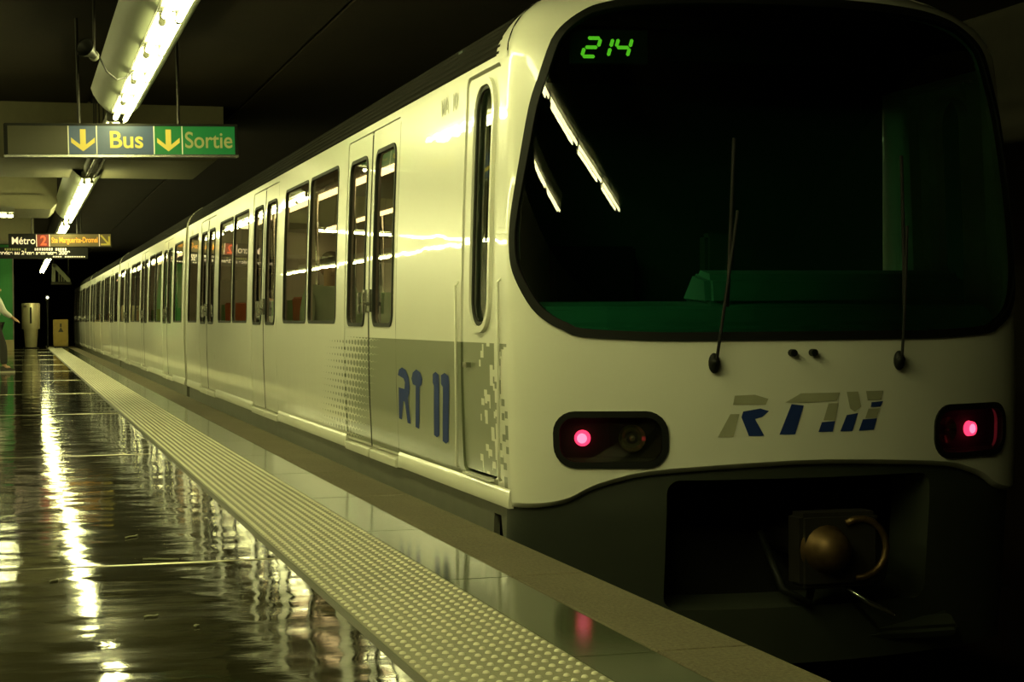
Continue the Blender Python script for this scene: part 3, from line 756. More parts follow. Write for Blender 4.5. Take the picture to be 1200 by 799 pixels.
# lettering on the flanks: reading direction runs towards the nose on the platform side
def side_letters(sg):
    y_at = lambda px: 2.77 - (px - 465) * 0.0203      # car-local y of a picture column near the letters
    def q(px, pz): return (y_at(px), pz)
    shapes = [
        [q(465.2, 0.615), q(467, 0.648), q(471, 0.662), q(475.5, 0.650), q(479, 0.612), q(480.3, 0.560), q(479.5, 0.520), q(477.5, 0.492), q(480.0, 0.35), q(476.0, 0.352), q(473.3, 0.47), q(471.3, 0.47), q(468.6, 0.362), q(464.9, 0.366), q(465.8, 0.545), q(473.5, 0.540), q(474.3, 0.580), q(472.5, 0.600)],
        [q(482.8, 0.605), q(484.6, 0.640), q(489, 0.660), q(494, 0.645), q(496.2, 0.610), q(495.2, 0.580), q(492.6, 0.568), q(490.3, 0.335), q(486, 0.341), q(488, 0.57), q(484.5, 0.575)],
        [q(508.4, 0.645), q(511.6, 0.66), q(515, 0.645), q(515.4, 0.60), q(513.6, 0.33), q(511, 0.315), q(507.6, 0.325), q(509.4, 0.585), q(508.2, 0.60)],
        [q(517.6, 0.645), q(521.5, 0.66), q(525.6, 0.645), q(526.2, 0.60), q(523.4, 0.31), q(520.5, 0.295), q(517.0, 0.305), q(519.4, 0.585), q(517.4, 0.60)]]
    for P in shapes:
        if sg > 0: c = 2.15; P = [(2 * c - a, b) for a, b in P]
        ar = sum(p[0] * r[1] - r[0] * p[1] for p, r in zip(P, P[1:] + P[:1]))
        if ar < 0: P = P[::-1]
        panel('side_letter', P, [], side_map(sg), M['blue'], car1, step=0.2, depth=0, outward=side_out(sg), off=0.002)
    # faint fleet number high on the flank
    for word, yo in (('MA', 0.11), ('10', -0.10)):
        me = text_mesh(word, 0.115, 'CENTER', 0.004); me.materials.append(M['fleetprint'])
        ob = bpy.data.objects.new('fleet_lettering', me); ob.location = (sg * (W0 - tumble(2.03) + 0.003), 1.62 - sg * yo, 1.99)
        ob.rotation_euler = (math.radians(90), 0, math.radians(-90 if sg < 0 else 90)); link(ob, car1)
for sg in (-1, 1): side_letters(sg)
# train number display behind the windscreen: slanted segments 2 1 4
disp = MB()
def seg(a, b, th=0.010):
    (x0, z0), (x1, z1) = a, b; d = Vector((x1 - x0, 0, z1 - z0)); n = Vector((-d.z, 0, d.x)).normalized() * th; dd = d.normalized() * th * 0.8
    p, q = Vector((x0, 0, z0)) + dd, Vector((x1, 0, z1)) - dd
    pts = [p - dd * 0.7, p + n * 0.8, q + n * 0.8, q + dd * 0.7, q - n * 0.8, p - n * 0.8]
    return pts
def digit(ox, segs, wd=0.062, ht=0.082, sl=0.30):
    K = {'a': ((0, 2), (1, 2)), 'b': ((1, 2), (1, 1)), 'c': ((1, 1), (1, 0)), 'd': ((0, 0), (1, 0)), 'e': ((0, 1), (0, 0)), 'f': ((0, 2), (0, 1)), 'g': ((0, 1), (1, 1)), 'h': ((0.5, 2), (0.5, 1)), 'i': ((0.5, 1), (0.5, 0))}
    for c in segs:
        (a, b), (e, f_) = K[c]
        P = lambda u, h: (ox + u * wd + h * ht / 2 * sl, h * ht / 2)
        pts = seg(P(a, b), P(e, f_)); disp.add([(p.x, -0.004, p.z) for p in pts], [(0, 1, 2, 3, 4, 5)])
digit(0.0, 'abged'); digit(0.056, 'bc'); digit(0.143, 'fgbc')
dp = Vector(front(-0.985, 2.115))
box = MB().box(-0.05, 0.30, 0.002, 0.05, -0.03, 0.12).build('number_display', M['void'], car1); box.location = (dp.x - 0.005, dp.y + 0.10, 2.105); box.rotation_euler = (0, 0, math.radians(-10))
dm = bpy.data.meshes.new('display_segments'); dm.from_pydata(disp.v, [], disp.f); dm.materials.append(M['led']); link(bpy.data.objects.new('display_segments', dm), box)
# cab interior
db = MB(); db.prism([(0.32, 0.55), (0.32, 0.90), (0.40, 0.985), (0.62, 1.01), (0.95, 0.95), (0.98, 0.55)], 'x', -1.12, 1.12)
dash = db.build('dashboard', M['dash'], car1, bevel=0.02)
MB().prism([(0.42, 0.98), (0.44, 1.13), (0.62, 1.16), (0.80, 1.0)], 'x', -0.32, 1.02).build('instrument_hood', M['dash'], dash, bevel=0.03)
MB().box(-0.10, 0.06, 0.98, 1.08, 0.9, 1.35).build('control_column', M['cabwall'], dash, bevel=0.02)
MB().box(-1.18, 1.18, 1.58, 1.66, 0.1, 2.3).build('cab_bulkhead', M['cabwall'], car1)
MB().box(-1.2, 1.2, 0.45, 1.66, 0.08, 0.12).build('cab_floor', M['void'], car1)
MB().box(-1.0, 1.0, 0.56, 1.66, 2.30, 2.33).build('cab_ceiling', M['void'], car1)
st = MB(); st.box(-0.78, -0.30, 1.02, 1.40, 0.55, 0.65); st.box(-0.76, -0.32, 1.38, 1.48, 0.62, 1.30); st.cyl((-0.54, 1.2, 0.12), (-0.54, 1.2, 0.56), 0.05)
st.build('driver_seat', M['void'], car1, bevel=0.02)
# apron below the mask with the coupler recess
def apron_map(s, z):
    x, y, _ = front(s, 0.5); k = 0.985
    return (x * k, y + 0.035 + max(0, -(z - 0.1)) * 0.12, z)
rec = rr(-0.66, 0.66, -0.36, 0.22, 0.06)
ap = panel('apron', [(-SEAM - 0.05, -0.62), (SEAM + 0.05, -0.62), (SEAM + 0.05, 0.32), (-SEAM - 0.05, 0.32)], [rec], apron_map, M['apron'], car1, step=0.09, depth=0.25, outward=front_out)
MB().box(-0.80, 0.80, 0.60, 0.66, -0.6, 0.3).build('recess_back', M['void'], ap)
MB().prism([(0.12, -0.50), (0.20, -0.44), (0.45, -0.44), (0.45, -0.56), (0.16, -0.56)], 'x', -0.80, 0.80).build('bumper_bar', M['apron'], ap, bevel=0.02)
# coupler: shank, head with round cone, guide horn, hose
cp = MB(); cp.cyl((0.10, 0.62, -0.10), (0.10, 0.08, -0.10), 0.075, n=16); cp.box(-0.08, 0.30, -0.05, 0.10, -0.26, 0.07)
coup = cp.build('coupler', M['iron'], car1, bevel=0.02)
MB().lathe([(0.001, 0.10), (0.05, 0.095), (0.085, 0.06), (0.095, 0.0), (0.12, -0.02), (0.12, -0.06)], n=20).build('coupler_cone', M['brass'], coup, smooth=True).matrix_local = Matrix.Translation((0.045, -0.06, -0.09)) @ Matrix.Rotation(math.radians(90), 4, 'X')
cr = MB(); cr.tube([(0.20 + 0.13 * math.cos(t), -0.055, -0.09 + 0.13 * math.sin(t)) for t in [math.radians(a) for a in range(-100, 140, 20)]], 0.016, 8); cr.build('coupler_ring', M['brass'], coup, smooth=True)
MB().tube([(0.16, 0.0, -0.27), (0.24, -0.05, -0.33), (0.36, -0.08, -0.39)], 0.011, 8).build('release_bar', M['chrome'], coup, smooth=True)
MB().tube([(-0.12, 0.3, -0.05), (-0.10, 0.1, -0.28), (0.0, 0.05, -0.34), (0.10, 0.2, -0.25)], 0.02, 8).build('air_hose', M['black'], coup, smooth=True)

# ---- the cars behind
L2 = 15.15
wm = [(0.33, 1.62), (3.87, 5.07), (5.16, 6.36), (8.70, 9.90), (9.99, 11.19), (13.50, 14.80)]
M['paint'] = M['paint_plain']
car2 = make_car(L2, [2.74, 7.575, 12.41], wm, False); car2.location = (3.375, 23.22, 0)
tag(car2, 'plain cream metro car coupled directly behind the cab car with pixel livery', 'metro car', 'coupled metro cars')
car3 = copy_tree(car2); car3.location = (3.375, 38.72, 0); tag(car3, 'plain cream metro car, third of the train, coupled behind the second car')
car4 = copy_tree(car2); car4.location = (3.375, 54.22, 0)
tag(car4, 'distant cream metro car at the dark far end of the train')

# ------------------------------------------------------------------ luminaires
def luminaire(lit=True, reflector=True):
    root = empty('fluorescent_luminaire'); Lm = 1.25
    t = MB(); t.box(-0.075, 0.085, 0.005, Lm - 0.005, 0.045, 0.13); t.build('trunking', M['trunk'], root, bevel=0.006)
    if reflector:
        pr = [(-0.075, 0.055), (-0.12, 0.085), (-0.17, 0.135), (-0.21, 0.20), (-0.225, 0.245)]
        q = pr + [(x - 0.006, z + 0.010) for x, z in pr[::-1]]
        MB().prism(q, 'y', 0.0, Lm).build('reflector_wing', M['reflector'], root, auto=0.7)
        pr = [(0.085, 0.055), (0.125, 0.075), (0.165, 0.115), (0.185, 0.16)]
        q = pr + [(x + 0.006, z + 0.010) for x, z in pr[::-1]]
        MB().prism(q, 'y', 0.0, Lm).build('reflector_wing', M['reflector'], root, auto=0.7)
    for x, y0, y1 in ((0.045, 0.02, Lm - 0.02), (-0.040, 0.10, Lm - 0.12)):
        tb = MB().cyl((x, y0, 0.0), (x, y1, 0.0), 0.019, n=12).build('tube', M['tube' if lit else 'tubeoff'], root, smooth=False, auto=0.6)
        for yy in (y0, y1):
            e = MB(); e.cyl((x, yy - 0.012, 0), (x, yy + 0.012, 0), 0.021, n=10); e.box(x - 0.014, x + 0.014, yy - 0.012, yy + 0.012, 0.0, 0.05)
            e.build('lamp_holder', M['trunk'], tb)
    for yy in (0.25, 1.0):
        MB().cyl((0.0, yy, 0.12), (0.0, yy, 0.785), 0.008, n=6).build('hanger_rod', M['iron'], root)
    return root
Z_L = 2.60; X_L = 0.835
proto = luminaire(); proto_off = luminaire(False, False); proto_nr = luminaire(True, False)
tag(proto, 'lit twin tube luminaire with enamelled wings in the row above the platform', 'light', 'lit luminaires in the platform row')
tag(proto_off, 'unlit dark twin tube luminaire under the broad cross beam', 'light', 'unlit luminaires under the beam')
tag(proto_nr, 'lit bare twin tube luminaire without wings in the far part of the row', 'light', 'bare luminaires of the row')
first = {}
def put(p, key, x, y, rz=0.0, z=Z_L):
    o = p if key not in first else copy_tree(p); first[key] = 1
    o.location = (x, y, z); o.rotation_euler = (0, 0, rz); return o
for i in range(10): put(proto, 'a', X_L, 2.35 + 1.25 * i)['label'] = 'lit winged twin tube luminaire in the row leading up to the Bus and Sortie sign'
for i in range(2): put(proto_nr, 'c', X_L, 15.4 + 1.25 * i)['label'] = 'lit bare twin tube luminaire hidden just behind the Bus and Sortie sign'
for i in range(2): put(proto_off, 'b', X_L, 18.3 + 1.25 * i)
for i in range(7): put(proto, 'a', X_L, 21.6 + 1.25 * i)['label'] = 'lit twin tube luminaire with wings between the broad cross beam and the metro line sign'
y = 31.2
while y < 62:
    put(proto_nr, 'c', X_L, y)['label'] = 'lit bare twin tube luminaire around and beyond the metro line sign'; y += 1.25
for i in range(34):                                            # second row further back on the platform
    o = copy_tree(proto); o.location = (-3.3, 9.0 + 1.25 * i, Z_L)
    tag(o, 'lit twin tube luminaire in the second row above the rear of the platform', 'light', 'luminaires of the rear row')
for i in range(2):                                             # short middle row reflected in the windscreen
    o = copy_tree(proto); o.location = (-0.95, 3.3 + 1.25 * i, Z_L)
    tag(o, 'lit twin tube luminaire of the short row between the two long rows', 'light', 'luminaires of the short middle row')
for i in range(3):
    q = copy_tree(proto_nr); q.rotation_euler = (0, 0, math.radians(90)); q.location = (-0.012 - 1.3 * i, 26.0, 2.44)
    tag(q, 'lit tube luminaire hung crosswise in front of the bulkhead', 'light', 'crosswise luminaires')

# small horn loudspeaker with its cable
sp = empty('loudspeaker', (0.50, 11.7, 2.66))
b = MB(); b.lathe([(0.028, 0.0), (0.032, 0.03), (0.04, 0.06), (0.062, 0.11), (0.066, 0.118), (0.056, 0.112), (0.02, 0.05)], n=18); hb = b.build('horn', M['signcase'], sp, smooth=True); hb.rotation_euler = (math.radians(70), 0, math.radians(-35))
MB().cyl((0, 0.0, -0.01), (0, 0.0, 0.66), 0.009, n=8).build('bracket', M['iron'], sp)
MB().ball((0, 0.01, 0.0), 0.035, 0.035, 0.035).build('driver_housing', M['trunk'], sp, smooth=True)
MB().tube([(0.03, 0.0, 0.0), (0.08, 0.06, -0.09), (0.15, 0.16, -0.13), (0.22, 0.25, -0.10), (0.27, 0.28, -0.05)], 0.006, 6).build('cable', M['cable'], sp, smooth=True)
tag(sp, 'small horn loudspeaker with a drooping cable beside the lamp row', 'loudspeaker')

# ------------------------------------------------------------------ hanging signs
def flat(poly, y, name, mat, parent, th=0.006):
    return MB().prism(poly, 'y', y, y + th).build(name, M[mat], parent)
def put_text(body, x, z, size, mat, parent, y, bold=0.0, align='LEFT', width=None):
    me = text_mesh(body, size, align, bold); me.materials.append(M[mat])
    xs = [v.co.x for v in me.vertices]
    if width:
        k = width / (max(xs) - min(xs)); x0 = min(xs)
        for v in me.vertices: v.co.x = (v.co.x - x0) * k
    o = bpy.data.objects.new('lettering', me); o.location = (x, y, z); o.rotation_euler = (math.radians(90), 0, 0); return link(o, parent)
def arrow_down(cx, z0, z1, wd, y, mat, parent):
    st = wd * 0.12; h = z1 - z0
    P = [(cx - st, z1), (cx - st, z0 + h * 0.30), (cx - wd * 0.5 + 0.0, z0 + h * 0.62), (cx - wd * 0.5, z0 + h * 0.40), (cx, z0), (cx + wd * 0.5, z0 + h * 0.40), (cx + wd * 0.5, z0 + h * 0.62), (cx + st, z0 + h * 0.30), (cx + st, z1)]
    flat(P, y, 'arrow', mat, parent, 0.002)
sg1 = empty('hanging_sign', (0.84, 14.5, 2.255)); sg1.rotation_euler = (0, math.radians(-1.0), 0)
W = 0.925
MB().box(-W, W, -0.06, 0.06, 0.0, 0.27).build('housing', M['signcase'], sg1, bevel=0.006)
def sx(px): return -W + 0.01 + (px - 5) / 273.0 * (2 * W - 0.02)
yy = -0.068
for a, b_, mat in ((8, 77, 'sign_blank'), (78, 110, 'sign_blue'), (111, 177.5, 'sign_blue'), (178.5, 211, 'sign_green'), (212, 275, 'sign_green')):
    MB().box(sx(a), sx(b_), yy, -0.058, 0.022, 0.248).build('sign_panel', M[mat], sg1)
for px in (77.5, 110.5, 178, 211.5): MB().box(sx(px) - 0.004, sx(px) + 0.004, yy - 0.002, -0.058, 0.022, 0.248).build('divider', M['sign_line'], sg1)
arrow_down(sx(94.5), 0.045, 0.222, 0.185, yy - 0.003, 'sign_yellow', sg1); arrow_down(sx(195), 0.045, 0.222, 0.18, yy - 0.003, 'sign_yellow', sg1)
put_text('Bus', sx(126), 0.075, 0.19, 'sign_yellow', sg1, yy - 0.003, 0.003, width=sx(165) - sx(126))
put_text('Sortie', sx(215), 0.075, 0.185, 'sign_pale', sg1, yy - 0.003, 0.002, width=sx(272) - sx(215))
MB().box(-W, W, -0.064, -0.056, 0.0, 0.018).build('rim', M['chrome'], sg1)
for x in (-0.34, 0.45): MB().cyl((x, 0, 0.26), (x, 0, 1.12), 0.012, n=8).build('hanger_rod', M['iron'], sg1)
tag(sg1, 'long hanging sign with yellow arrows reading Bus and Sortie', 'sign')

sg2 = empty('hanging_sign', (0.78, 33.0, 2.27)); sg2.rotation_euler = (0, math.radians(-0.7), 0)
W = 0.915
MB().box(-W, W, -0.06, 0.06, 0.0, 0.26).build('housing', M['signcase'], sg2, bevel=0.006)
def sx2(px): return -W + (px - 10) / 121.0 * 2 * W
for a, b_, mat in ((11, 42, 'signcase'), (43, 57, 'sign_redbg'), (58, 115.5, 'sign_brown'), (116.5, 129.5, 'sign_brown')):
    MB().box(sx2(a), sx2(b_), yy, -0.058, 0.02, 0.24).build('sign_panel', M[mat], sg2)
for px in (42.5, 57.5, 116): MB().box(sx2(px) - 0.006, sx2(px) + 0.006, yy - 0.002, -0.058, 0.02, 0.24).build('divider', M['sign_white'], sg2)
put_text('M\u00e9tro', sx2(14), 0.07, 0.185, 'sign_white', sg2, yy - 0.003, 0.002, width=sx2(41) - sx2(14))
put_text('2', sx2(47), 0.05, 0.24, 'sign_red', sg2, yy - 0.003, 0.005, width=sx2(54) - sx2(47))
put_text('Ste Marguerite-Dromel', sx2(60), 0.09, 0.14, 'sign_orange', sg2, yy - 0.003, 0.003, width=sx2(114) - sx2(60))
c = sx2(123); P = [(c - 0.09, 0.215), (c - 0.06, 0.225), (c + 0.055, 0.085), (c + 0.055, 0.20), (c + 0.085, 0.20), (c + 0.085, 0.04), (c - 0.08, 0.04), (c - 0.08, 0.068), (c + 0.03, 0.068)]
flat(P, yy - 0.003, 'arrow', 'sign_yellow', sg2, 0.002)
for x in (-0.5, 0.30): MB().cyl((x, 0, 0.25), (x, 0, 1.12), 0.012, n=8).build('hanger_rod', M['iron'], sg2)
tag(sg2, 'orange lettered hanging sign reading Metro 2 Ste Marguerite-Dromel', 'sign')

bn = empty('notice_board', (0.30, 36.0, 2.17))
MB().box(-1.6, 1.08, -0.02, 0.02, 0.0, 0.225).build('board', M['void'], bn)
put_text('mise en service au 2\u00e8me semestre 2009', -1.05, 0.085, 0.105, 'sign_white', bn, -0.024, 0.003, width=1.78)
for (a, b_, z0, z1) in ((-0.75, -0.60, 0.165, 0.20), (-0.52, -0.2, 0.165, 0.205), (-0.14, -0.08, 0.165, 0.205), (0.05, 0.42, 0.165, 0.215), (0.45, 0.72, 0.165, 0.215), (0.40, 0.60, 0.030, 0.055), (0.63, 1.05, 0.030, 0.055)):
    n = int((b_ - a) / 0.045)
    for i in range(max(1, n)): MB().box(a + i * 0.045, a + i * 0.045 + 0.030, -0.024, -0.019, z0, z1).build('print_mark', M['sign_white' if a > 0 else 'sign_pale'], bn)
for x in (-0.9, 0.95): MB().cyl((x, 0, 0.22), (x, 0, 1.21), 0.010, n=8).build('hanger_rod', M['iron'], bn)
tag(bn, 'black notice board with white text hung below the metro line sign', 'notice')

# ------------------------------------------------------------------ things at the far end
wbn = empty('waste_bin', (0.45, 62.0, 0.0))
MB().lathe([(0.18, 0.0), (0.19, 0.02), (0.235, 0.62), (0.24, 0.66)], n=20).build('lower_drum', M['steel'], wbn, auto=0.6)
MB().lathe([(0.295, 0.66), (0.30, 0.68), (0.31, 1.50), (0.29, 1.54), (0.05, 1.55)], n=20).build('upper_drum', M['steel'], wbn, auto=0.6)
MB().box(-0.03, 0.03, -0.325, -0.28, 0.85, 1.40).build('opening', M['void'], wbn)
MB().box(-0.24, -0.14, -0.28, -0.24, 1.40, 1.47).build('notice_plate', M['darkprint'], wbn)
MB().lathe([(0.26, 0.0), (0.26, 0.03), (0.20, 0.04)], n=20).build('foot_ring', M['iron'], wbn)
tag(wbn, 'tall brushed steel drum bin at the far end of the platform', 'bin')
cb = empty('equipment_cabinet', (1.44, 62.0, 0.0))
MB().box(-0.25, 0.25, -0.02, 0.35, 0.06, 0.98).build('body', M['yellowcab'], cb, bevel=0.015)
MB().box(-0.225, 0.225, -0.035, -0.018, 0.10, 0.95).build('door', M['yellowcab'], cb, bevel=0.004)
MB().prism([(-0.09, 0.55), (0.09, 0.55), (0.0, 0.72)], 'y', -0.040, -0.034).build('warning_triangle', M['darkprint'], cb)
MB().box(-0.03, 0.03, -0.040, -0.034, 0.72, 0.84).build('warning_mark', M['darkprint'], cb)
MB().box(-0.22, 0.22, 0.0, 0.33, 0.0, 0.06).build('plinth', M['iron'], cb)
tag(cb, 'yellow equipment cabinet with a dark warning mark beside the train', 'cabinet')
# stair balustrade hanging in the gloom
bl = empty('stair_balustrade', (1.45, 63.0, 2.30))
MB().prism([(-0.28, 0.0), (-0.16, 0.0), (-0.13, 0.62), (-0.26, 0.62)], 'y', -0.04, 0.04).build('post', M['railing'], bl, bevel=0.01)
MB().prism([(-0.26, 0.56), (-0.15, 0.64), (0.36, 0.08), (0.34, -0.06), (0.26, -0.02)], 'y', -0.04, 0.04).build('handrail', M['railing'], bl, bevel=0.01)
for i in range(4):
    x = -0.04 + 0.085 * i; MB().box(x, x + 0.025, -0.01, 0.01, 0.0, 0.50 - 0.09 * (i + 0.6)).build('baluster', M['railing'], bl)
MB().box(-0.30, 0.38, -0.10, 0.30, -0.10, -0.01).build('landing_edge', M['tunnel'], bl)
for x in (-0.2, 0.3): MB().box(x - 0.02, x + 0.02, 0.2, 0.24, -0.05, 1.10).build('support', M['tunnel'], bl)
tag(bl, 'pale stair balustrade high up at the dark end of the platform', 'balustrade')
sgl = empty('signal_lamp', (1.02, 62.6, 1.70))
MB().box(-0.06, 0.06, 0.0, 0.08, -0.08, 0.14).build('housing', M['void'], sgl, bevel=0.01)
MB().cyl((0, -0.01, 0.04), (0, 0.0, 0.04), 0.05, n=12).build('lens', plain('small_lit_lens', (1, 1, 0.9), emit=(0.9, 0.95, 0.7), es=2.0), sgl)
MB().cyl((0, 0.05, -1.70), (0, 0.05, -0.05), 0.025, n=8).build('post', M['void'], sgl)
tag(sgl, 'small white lamp on a dark post between the bin and cabinet', 'lamp')

# ------------------------------------------------------------------ people
def skin_mesh(name, verts, edges, radii, mat, parent, sub=2, root=0):
    me = bpy.data.meshes.new(name); me.from_pydata(verts, edges, [])
    o = bpy.data.objects.new(name, me); COL.objects.link(o)
    md = o.modifiers.new('skin', 'SKIN'); md.use_smooth_shade = True
    for i, r in enumerate(radii):
        r = r if isinstance(r, tuple) else (r, r); me.skin_vertices[0].data[i].radius = r
    me.skin_vertices[0].data[root].use_root = True
    o.modifiers.new('sub', 'SUBSURF').levels = sub; o.modifiers['sub'].render_levels = sub
    dg = bpy.context.evaluated_depsgraph_get(); dg.update()
    m2 = bpy.data.meshes.new_from_object(o.evaluated_get(dg)); bpy.data.objects.remove(o)
    m2.materials.clear(); m2.materials.append(mat); m2.polygons.foreach_set('use_smooth', [True] * len(m2.polygons)); m2.name = name
    return link(bpy.data.objects.new(name, m2), parent)

def figure(root, J, top_mat, leg_mat, shoes=True):
    """J: joint positions, figure faces -y before its root is turned"""
    V = Vector; g = {k: V(v) for k, v in J.items()}
    vs, es, rs = [], [], []
    def n(p, r): vs.append(tuple(p)); rs.append(r); return len(vs) - 1
    def e(*ch):
        for a, b in zip(ch, ch[1:]): es.append((a, b))
    pel = n(g['pelvis'], (0.135, 0.10)); wst = n(g['pelvis'].lerp(g['chest'], 0.5), (0.12, 0.09)); ch = n(g['chest'], (0.145, 0.10)); nb = n(g['neck'], 0.055); hd = n(g['head'], (0.078, 0.092)); ht = n(g['head'] + V((0, 0, 0.085)), (0.065, 0.075))
    e(pel, wst, ch, nb, hd, ht)
    for s in ('l', 'r'):
        sh = n(g['sh_' + s], 0.062); el = n(g['el_' + s], 0.043); wr = n(g['wr_' + s], 0.030); d = (g['wr_' + s] - g['el_' + s]).normalized()
        pm = n(g['wr_' + s] + d * 0.075, (0.036, 0.018)); e(ch, sh, el, wr, pm)
        side = d.cross(V((0, 1, 0.2))).normalized()
        for i, (o, ln) in enumerate(((-0.028, 0.065), (-0.009, 0.078), (0.010, 0.072), (0.028, 0.058))):
            a = n(g['wr_' + s] + d * (0.10 + ln * 0.4) + side * o, 0.0085); b = n(g['wr_' + s] + d * (0.10 + ln) + side * o + V((0, -0.015, -0.01)), 0.0075); e(pm, a, b)
        a = n(g['wr_' + s] + d * 0.05 + side * -0.045, 0.011); b = n(g['wr_' + s] + d * 0.09 + side * -0.058, 0.009); e(wr, a, b)
        hp = n(g['hip_' + s], 0.090); kn = n(g['kn_' + s], 0.060); ak = n(g['an_' + s], 0.042); ft = n(g['toe_' + s], (0.042, 0.030)); e(pel, hp, kn, ak, ft)
    body = skin_mesh('body', vs, es, rs, M['skin'], root)
    # clothes
    vs, es, rs = [], [], []
    p = n(g['pelvis'] + V((0, 0, -0.02)), (0.165, 0.125)); w2 = n(g['pelvis'].lerp(g['chest'], 0.5), (0.150, 0.115)); c = n(g['chest'], (0.172, 0.125)); k = n(g['neck'] + V((0, 0, -0.03)), 0.070); e(p, w2, c, k)
    for s in ('l', 'r'):
        a = n(g['sh_' + s], 0.080); b = n(g['el_' + s], 0.060); d = n(g['el_' + s].lerp(g['wr_' + s], 0.88), 0.045); e(c, a, b, d)
    skin_mesh('shirt', vs, es, rs, M[top_mat], body)
    vs, es, rs = [], [], []
    p = n(g['pelvis'] + V((0, 0, 0.02)), (0.158, 0.118))
    for s in ('l', 'r'):
        a = n(g['hip_' + s], 0.108); b = n(g['kn_' + s], 0.080); d = n(g['kn_' + s].lerp(g['an_' + s], 0.92), 0.065); e(p, a, b, d)
    skin_mesh('trousers', vs, es, rs, M[leg_mat], body)
    for s in ('l', 'r'):
        a, t = g['an_' + s], g['toe_' + s]; d = (t - a); d.z = 0; d.normalize(); he = V((a.x, a.y, t.z)) - d * 0.07; zb = t.z - 0.045
        shv = MB(); sd = V((-d.y, d.x, 0)); rows = []
        for u, wd, h in ((0, 0.034, 0.09), (0.06, 0.040, 0.10), (0.14, 0.042, 0.075), (0.21, 0.048, 0.055), (0.27, 0.034, 0.035)):
            q = he + d * u; q.z = zb; rows.append([q - sd * wd, q + sd * wd, q + sd * wd * 0.75 + V((0, 0, h)), q - sd * wd * 0.75 + V((0, 0, h))])
        f = []; v = [x for r in rows for x in r]
        for i in range(len(rows) - 1):
            for j in range(4): f.append((4 * i + j, 4 * i + (j + 1) % 4, 4 * i + 4 + (j + 1) % 4, 4 * i + 4 + j))
        f += [(0, 1, 2, 3), tuple(range(len(v) - 4, len(v)))]
        sh = shv.add(v, f).build('shoe', M['shoe'], body, bevel=0.008, auto=0.7)
        so2 = MB(); v = [];
        for r in rows: v += [r[0] + (r[0] - r[1]) * 0.04, r[1] + (r[1] - r[0]) * 0.04]
        nn = len(rows); lo = [v[2 * i] for i in range(nn)] + [v[2 * i + 1] for i in range(nn)][::-1]
        so2.prism([(q.x, q.y) for q in lo], 'z', zb - 0.020, zb + 0.002); so2.build('sole', M['sole'], sh)
    # face and hair
    h = g['head']; fc = MB()
    fc.ball((h.x, h.y - 0.094, h.z + 0.005), 0.014, 0.020, 0.024); fc.ball((h.x - 0.080, h.y, h.z + 0.01), 0.012, 0.02, 0.032); fc.ball((h.x + 0.080, h.y, h.z + 0.01), 0.012, 0.02, 0.032)
    fc.build('face_feature', M['skin'], body, smooth=True)
    ey = MB(); ey.ball((h.x - 0.030, h.y - 0.083, h.z + 0.032), 0.011, 0.008, 0.007); ey.ball((h.x + 0.030, h.y - 0.083, h.z + 0.032), 0.011, 0.008, 0.007); ey.build('eyes', M['eye'], body, smooth=True)
    MB().box(h.x - 0.024, h.x + 0.024, h.y - 0.092, h.y - 0.080, h.z - 0.044, h.z - 0.036).build('mouth', plain('lips', (0.32, 0.12, 0.09), 0.5), body, bevel=0.002)
    hr = MB(); hr.ball((h.x, h.y + 0.022, h.z + 0.075), 0.090, 0.098, 0.085); hr.ball((h.x, h.y + 0.045, h.z + 0.02), 0.080, 0.065, 0.085); hr.build('hair', M['hair'], body, smooth=True)

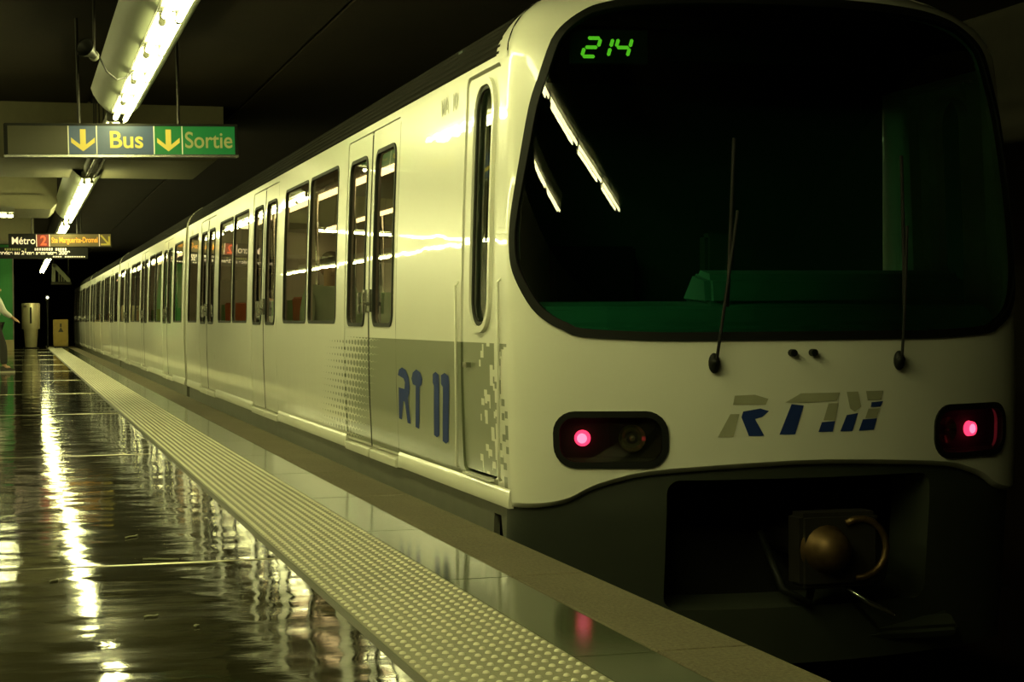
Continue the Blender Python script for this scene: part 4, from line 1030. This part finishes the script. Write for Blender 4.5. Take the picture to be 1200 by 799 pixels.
pr = empty('person', (-0.44, 33.3, 0.0), math.radians(120))
figure(pr, dict(pelvis=(0, 0, 0.88), chest=(0, -0.03, 1.22), neck=(0, -0.05, 1.40), head=(0, -0.08, 1.50),
    sh_l=(0.17, -0.02, 1.33), el_l=(0.30, 0.14, 1.16), wr_l=(0.22, -0.05, 1.02), sh_r=(-0.17, -0.02, 1.33), el_r=(-0.25, -0.10, 1.10), wr_r=(-0.20, -0.30, 1.00),
    hip_l=(0.09, 0, 0.84), kn_l=(0.10, 0.05, 0.47), an_l=(0.10, 0.26, 0.13), toe_l=(0.10, 0.13, 0.07), hip_r=(-0.09, 0, 0.84), kn_r=(-0.10, -0.16, 0.47), an_r=(-0.10, -0.18, 0.10), toe_r=(-0.10, -0.31, 0.066)), 'shirt', 'trouser')
tag(pr, 'person in a white top and dark trousers walking past the green wall', 'person')
def sitter(loc, rz, mat, label):
    p = empty('person', loc, rz)
    figure(p, dict(pelvis=(0, 0, 0.60), chest=(0, 0.02, 0.92), neck=(0, 0.0, 1.10), head=(0, -0.03, 1.20),
        sh_l=(0.17, 0.01, 1.03), el_l=(0.22, -0.08, 0.78), wr_l=(0.14, -0.28, 0.68), sh_r=(-0.17, 0.01, 1.03), el_r=(-0.22, -0.08, 0.78), wr_r=(-0.14, -0.28, 0.68),
        hip_l=(0.09, -0.04, 0.58), kn_l=(0.11, -0.42, 0.57), an_l=(0.11, -0.42, 0.13), toe_l=(0.11, -0.54, 0.066), hip_r=(-0.09, -0.04, 0.58), kn_r=(-0.11, -0.42, 0.57), an_r=(-0.11, -0.42, 0.13), toe_r=(-0.11, -0.54, 0.066)), mat, 'trouser')
    tag(p, label, 'person')
sitter((2.44, 13.98, 0.125), 0.0, 'cloth_green', 'seated passenger in a pale green top behind a window of the cab car')

# ------------------------------------------------------------------ litter on the floor
for i, (x, y, L_, a) in enumerate(((0.47, 7.72, 0.10, 0.9), (0.53, 6.95, 0.14, -0.35), (0.40, 5.62, 0.05, 0.4), (0.52, 5.40, 0.03, 1.2), (0.12, 6.5, 0.06, 1.0))):
    b = MB(); b.tube([(-L_ / 2, 0, 0.004), (-L_ / 5, 0.006, 0.005), (L_ / 6, -0.004, 0.0045), (L_ / 2, 0.008, 0.004)], 0.004, 6)
    o = b.build('litter_scrap', M['paper'], smooth=True); o.location = (x, y, 0); o.rotation_euler = (0, 0, a)
    tag(o, 'thin pale scrap of litter lying on the dark polished floor', 'litter', 'scraps on the platform floor')
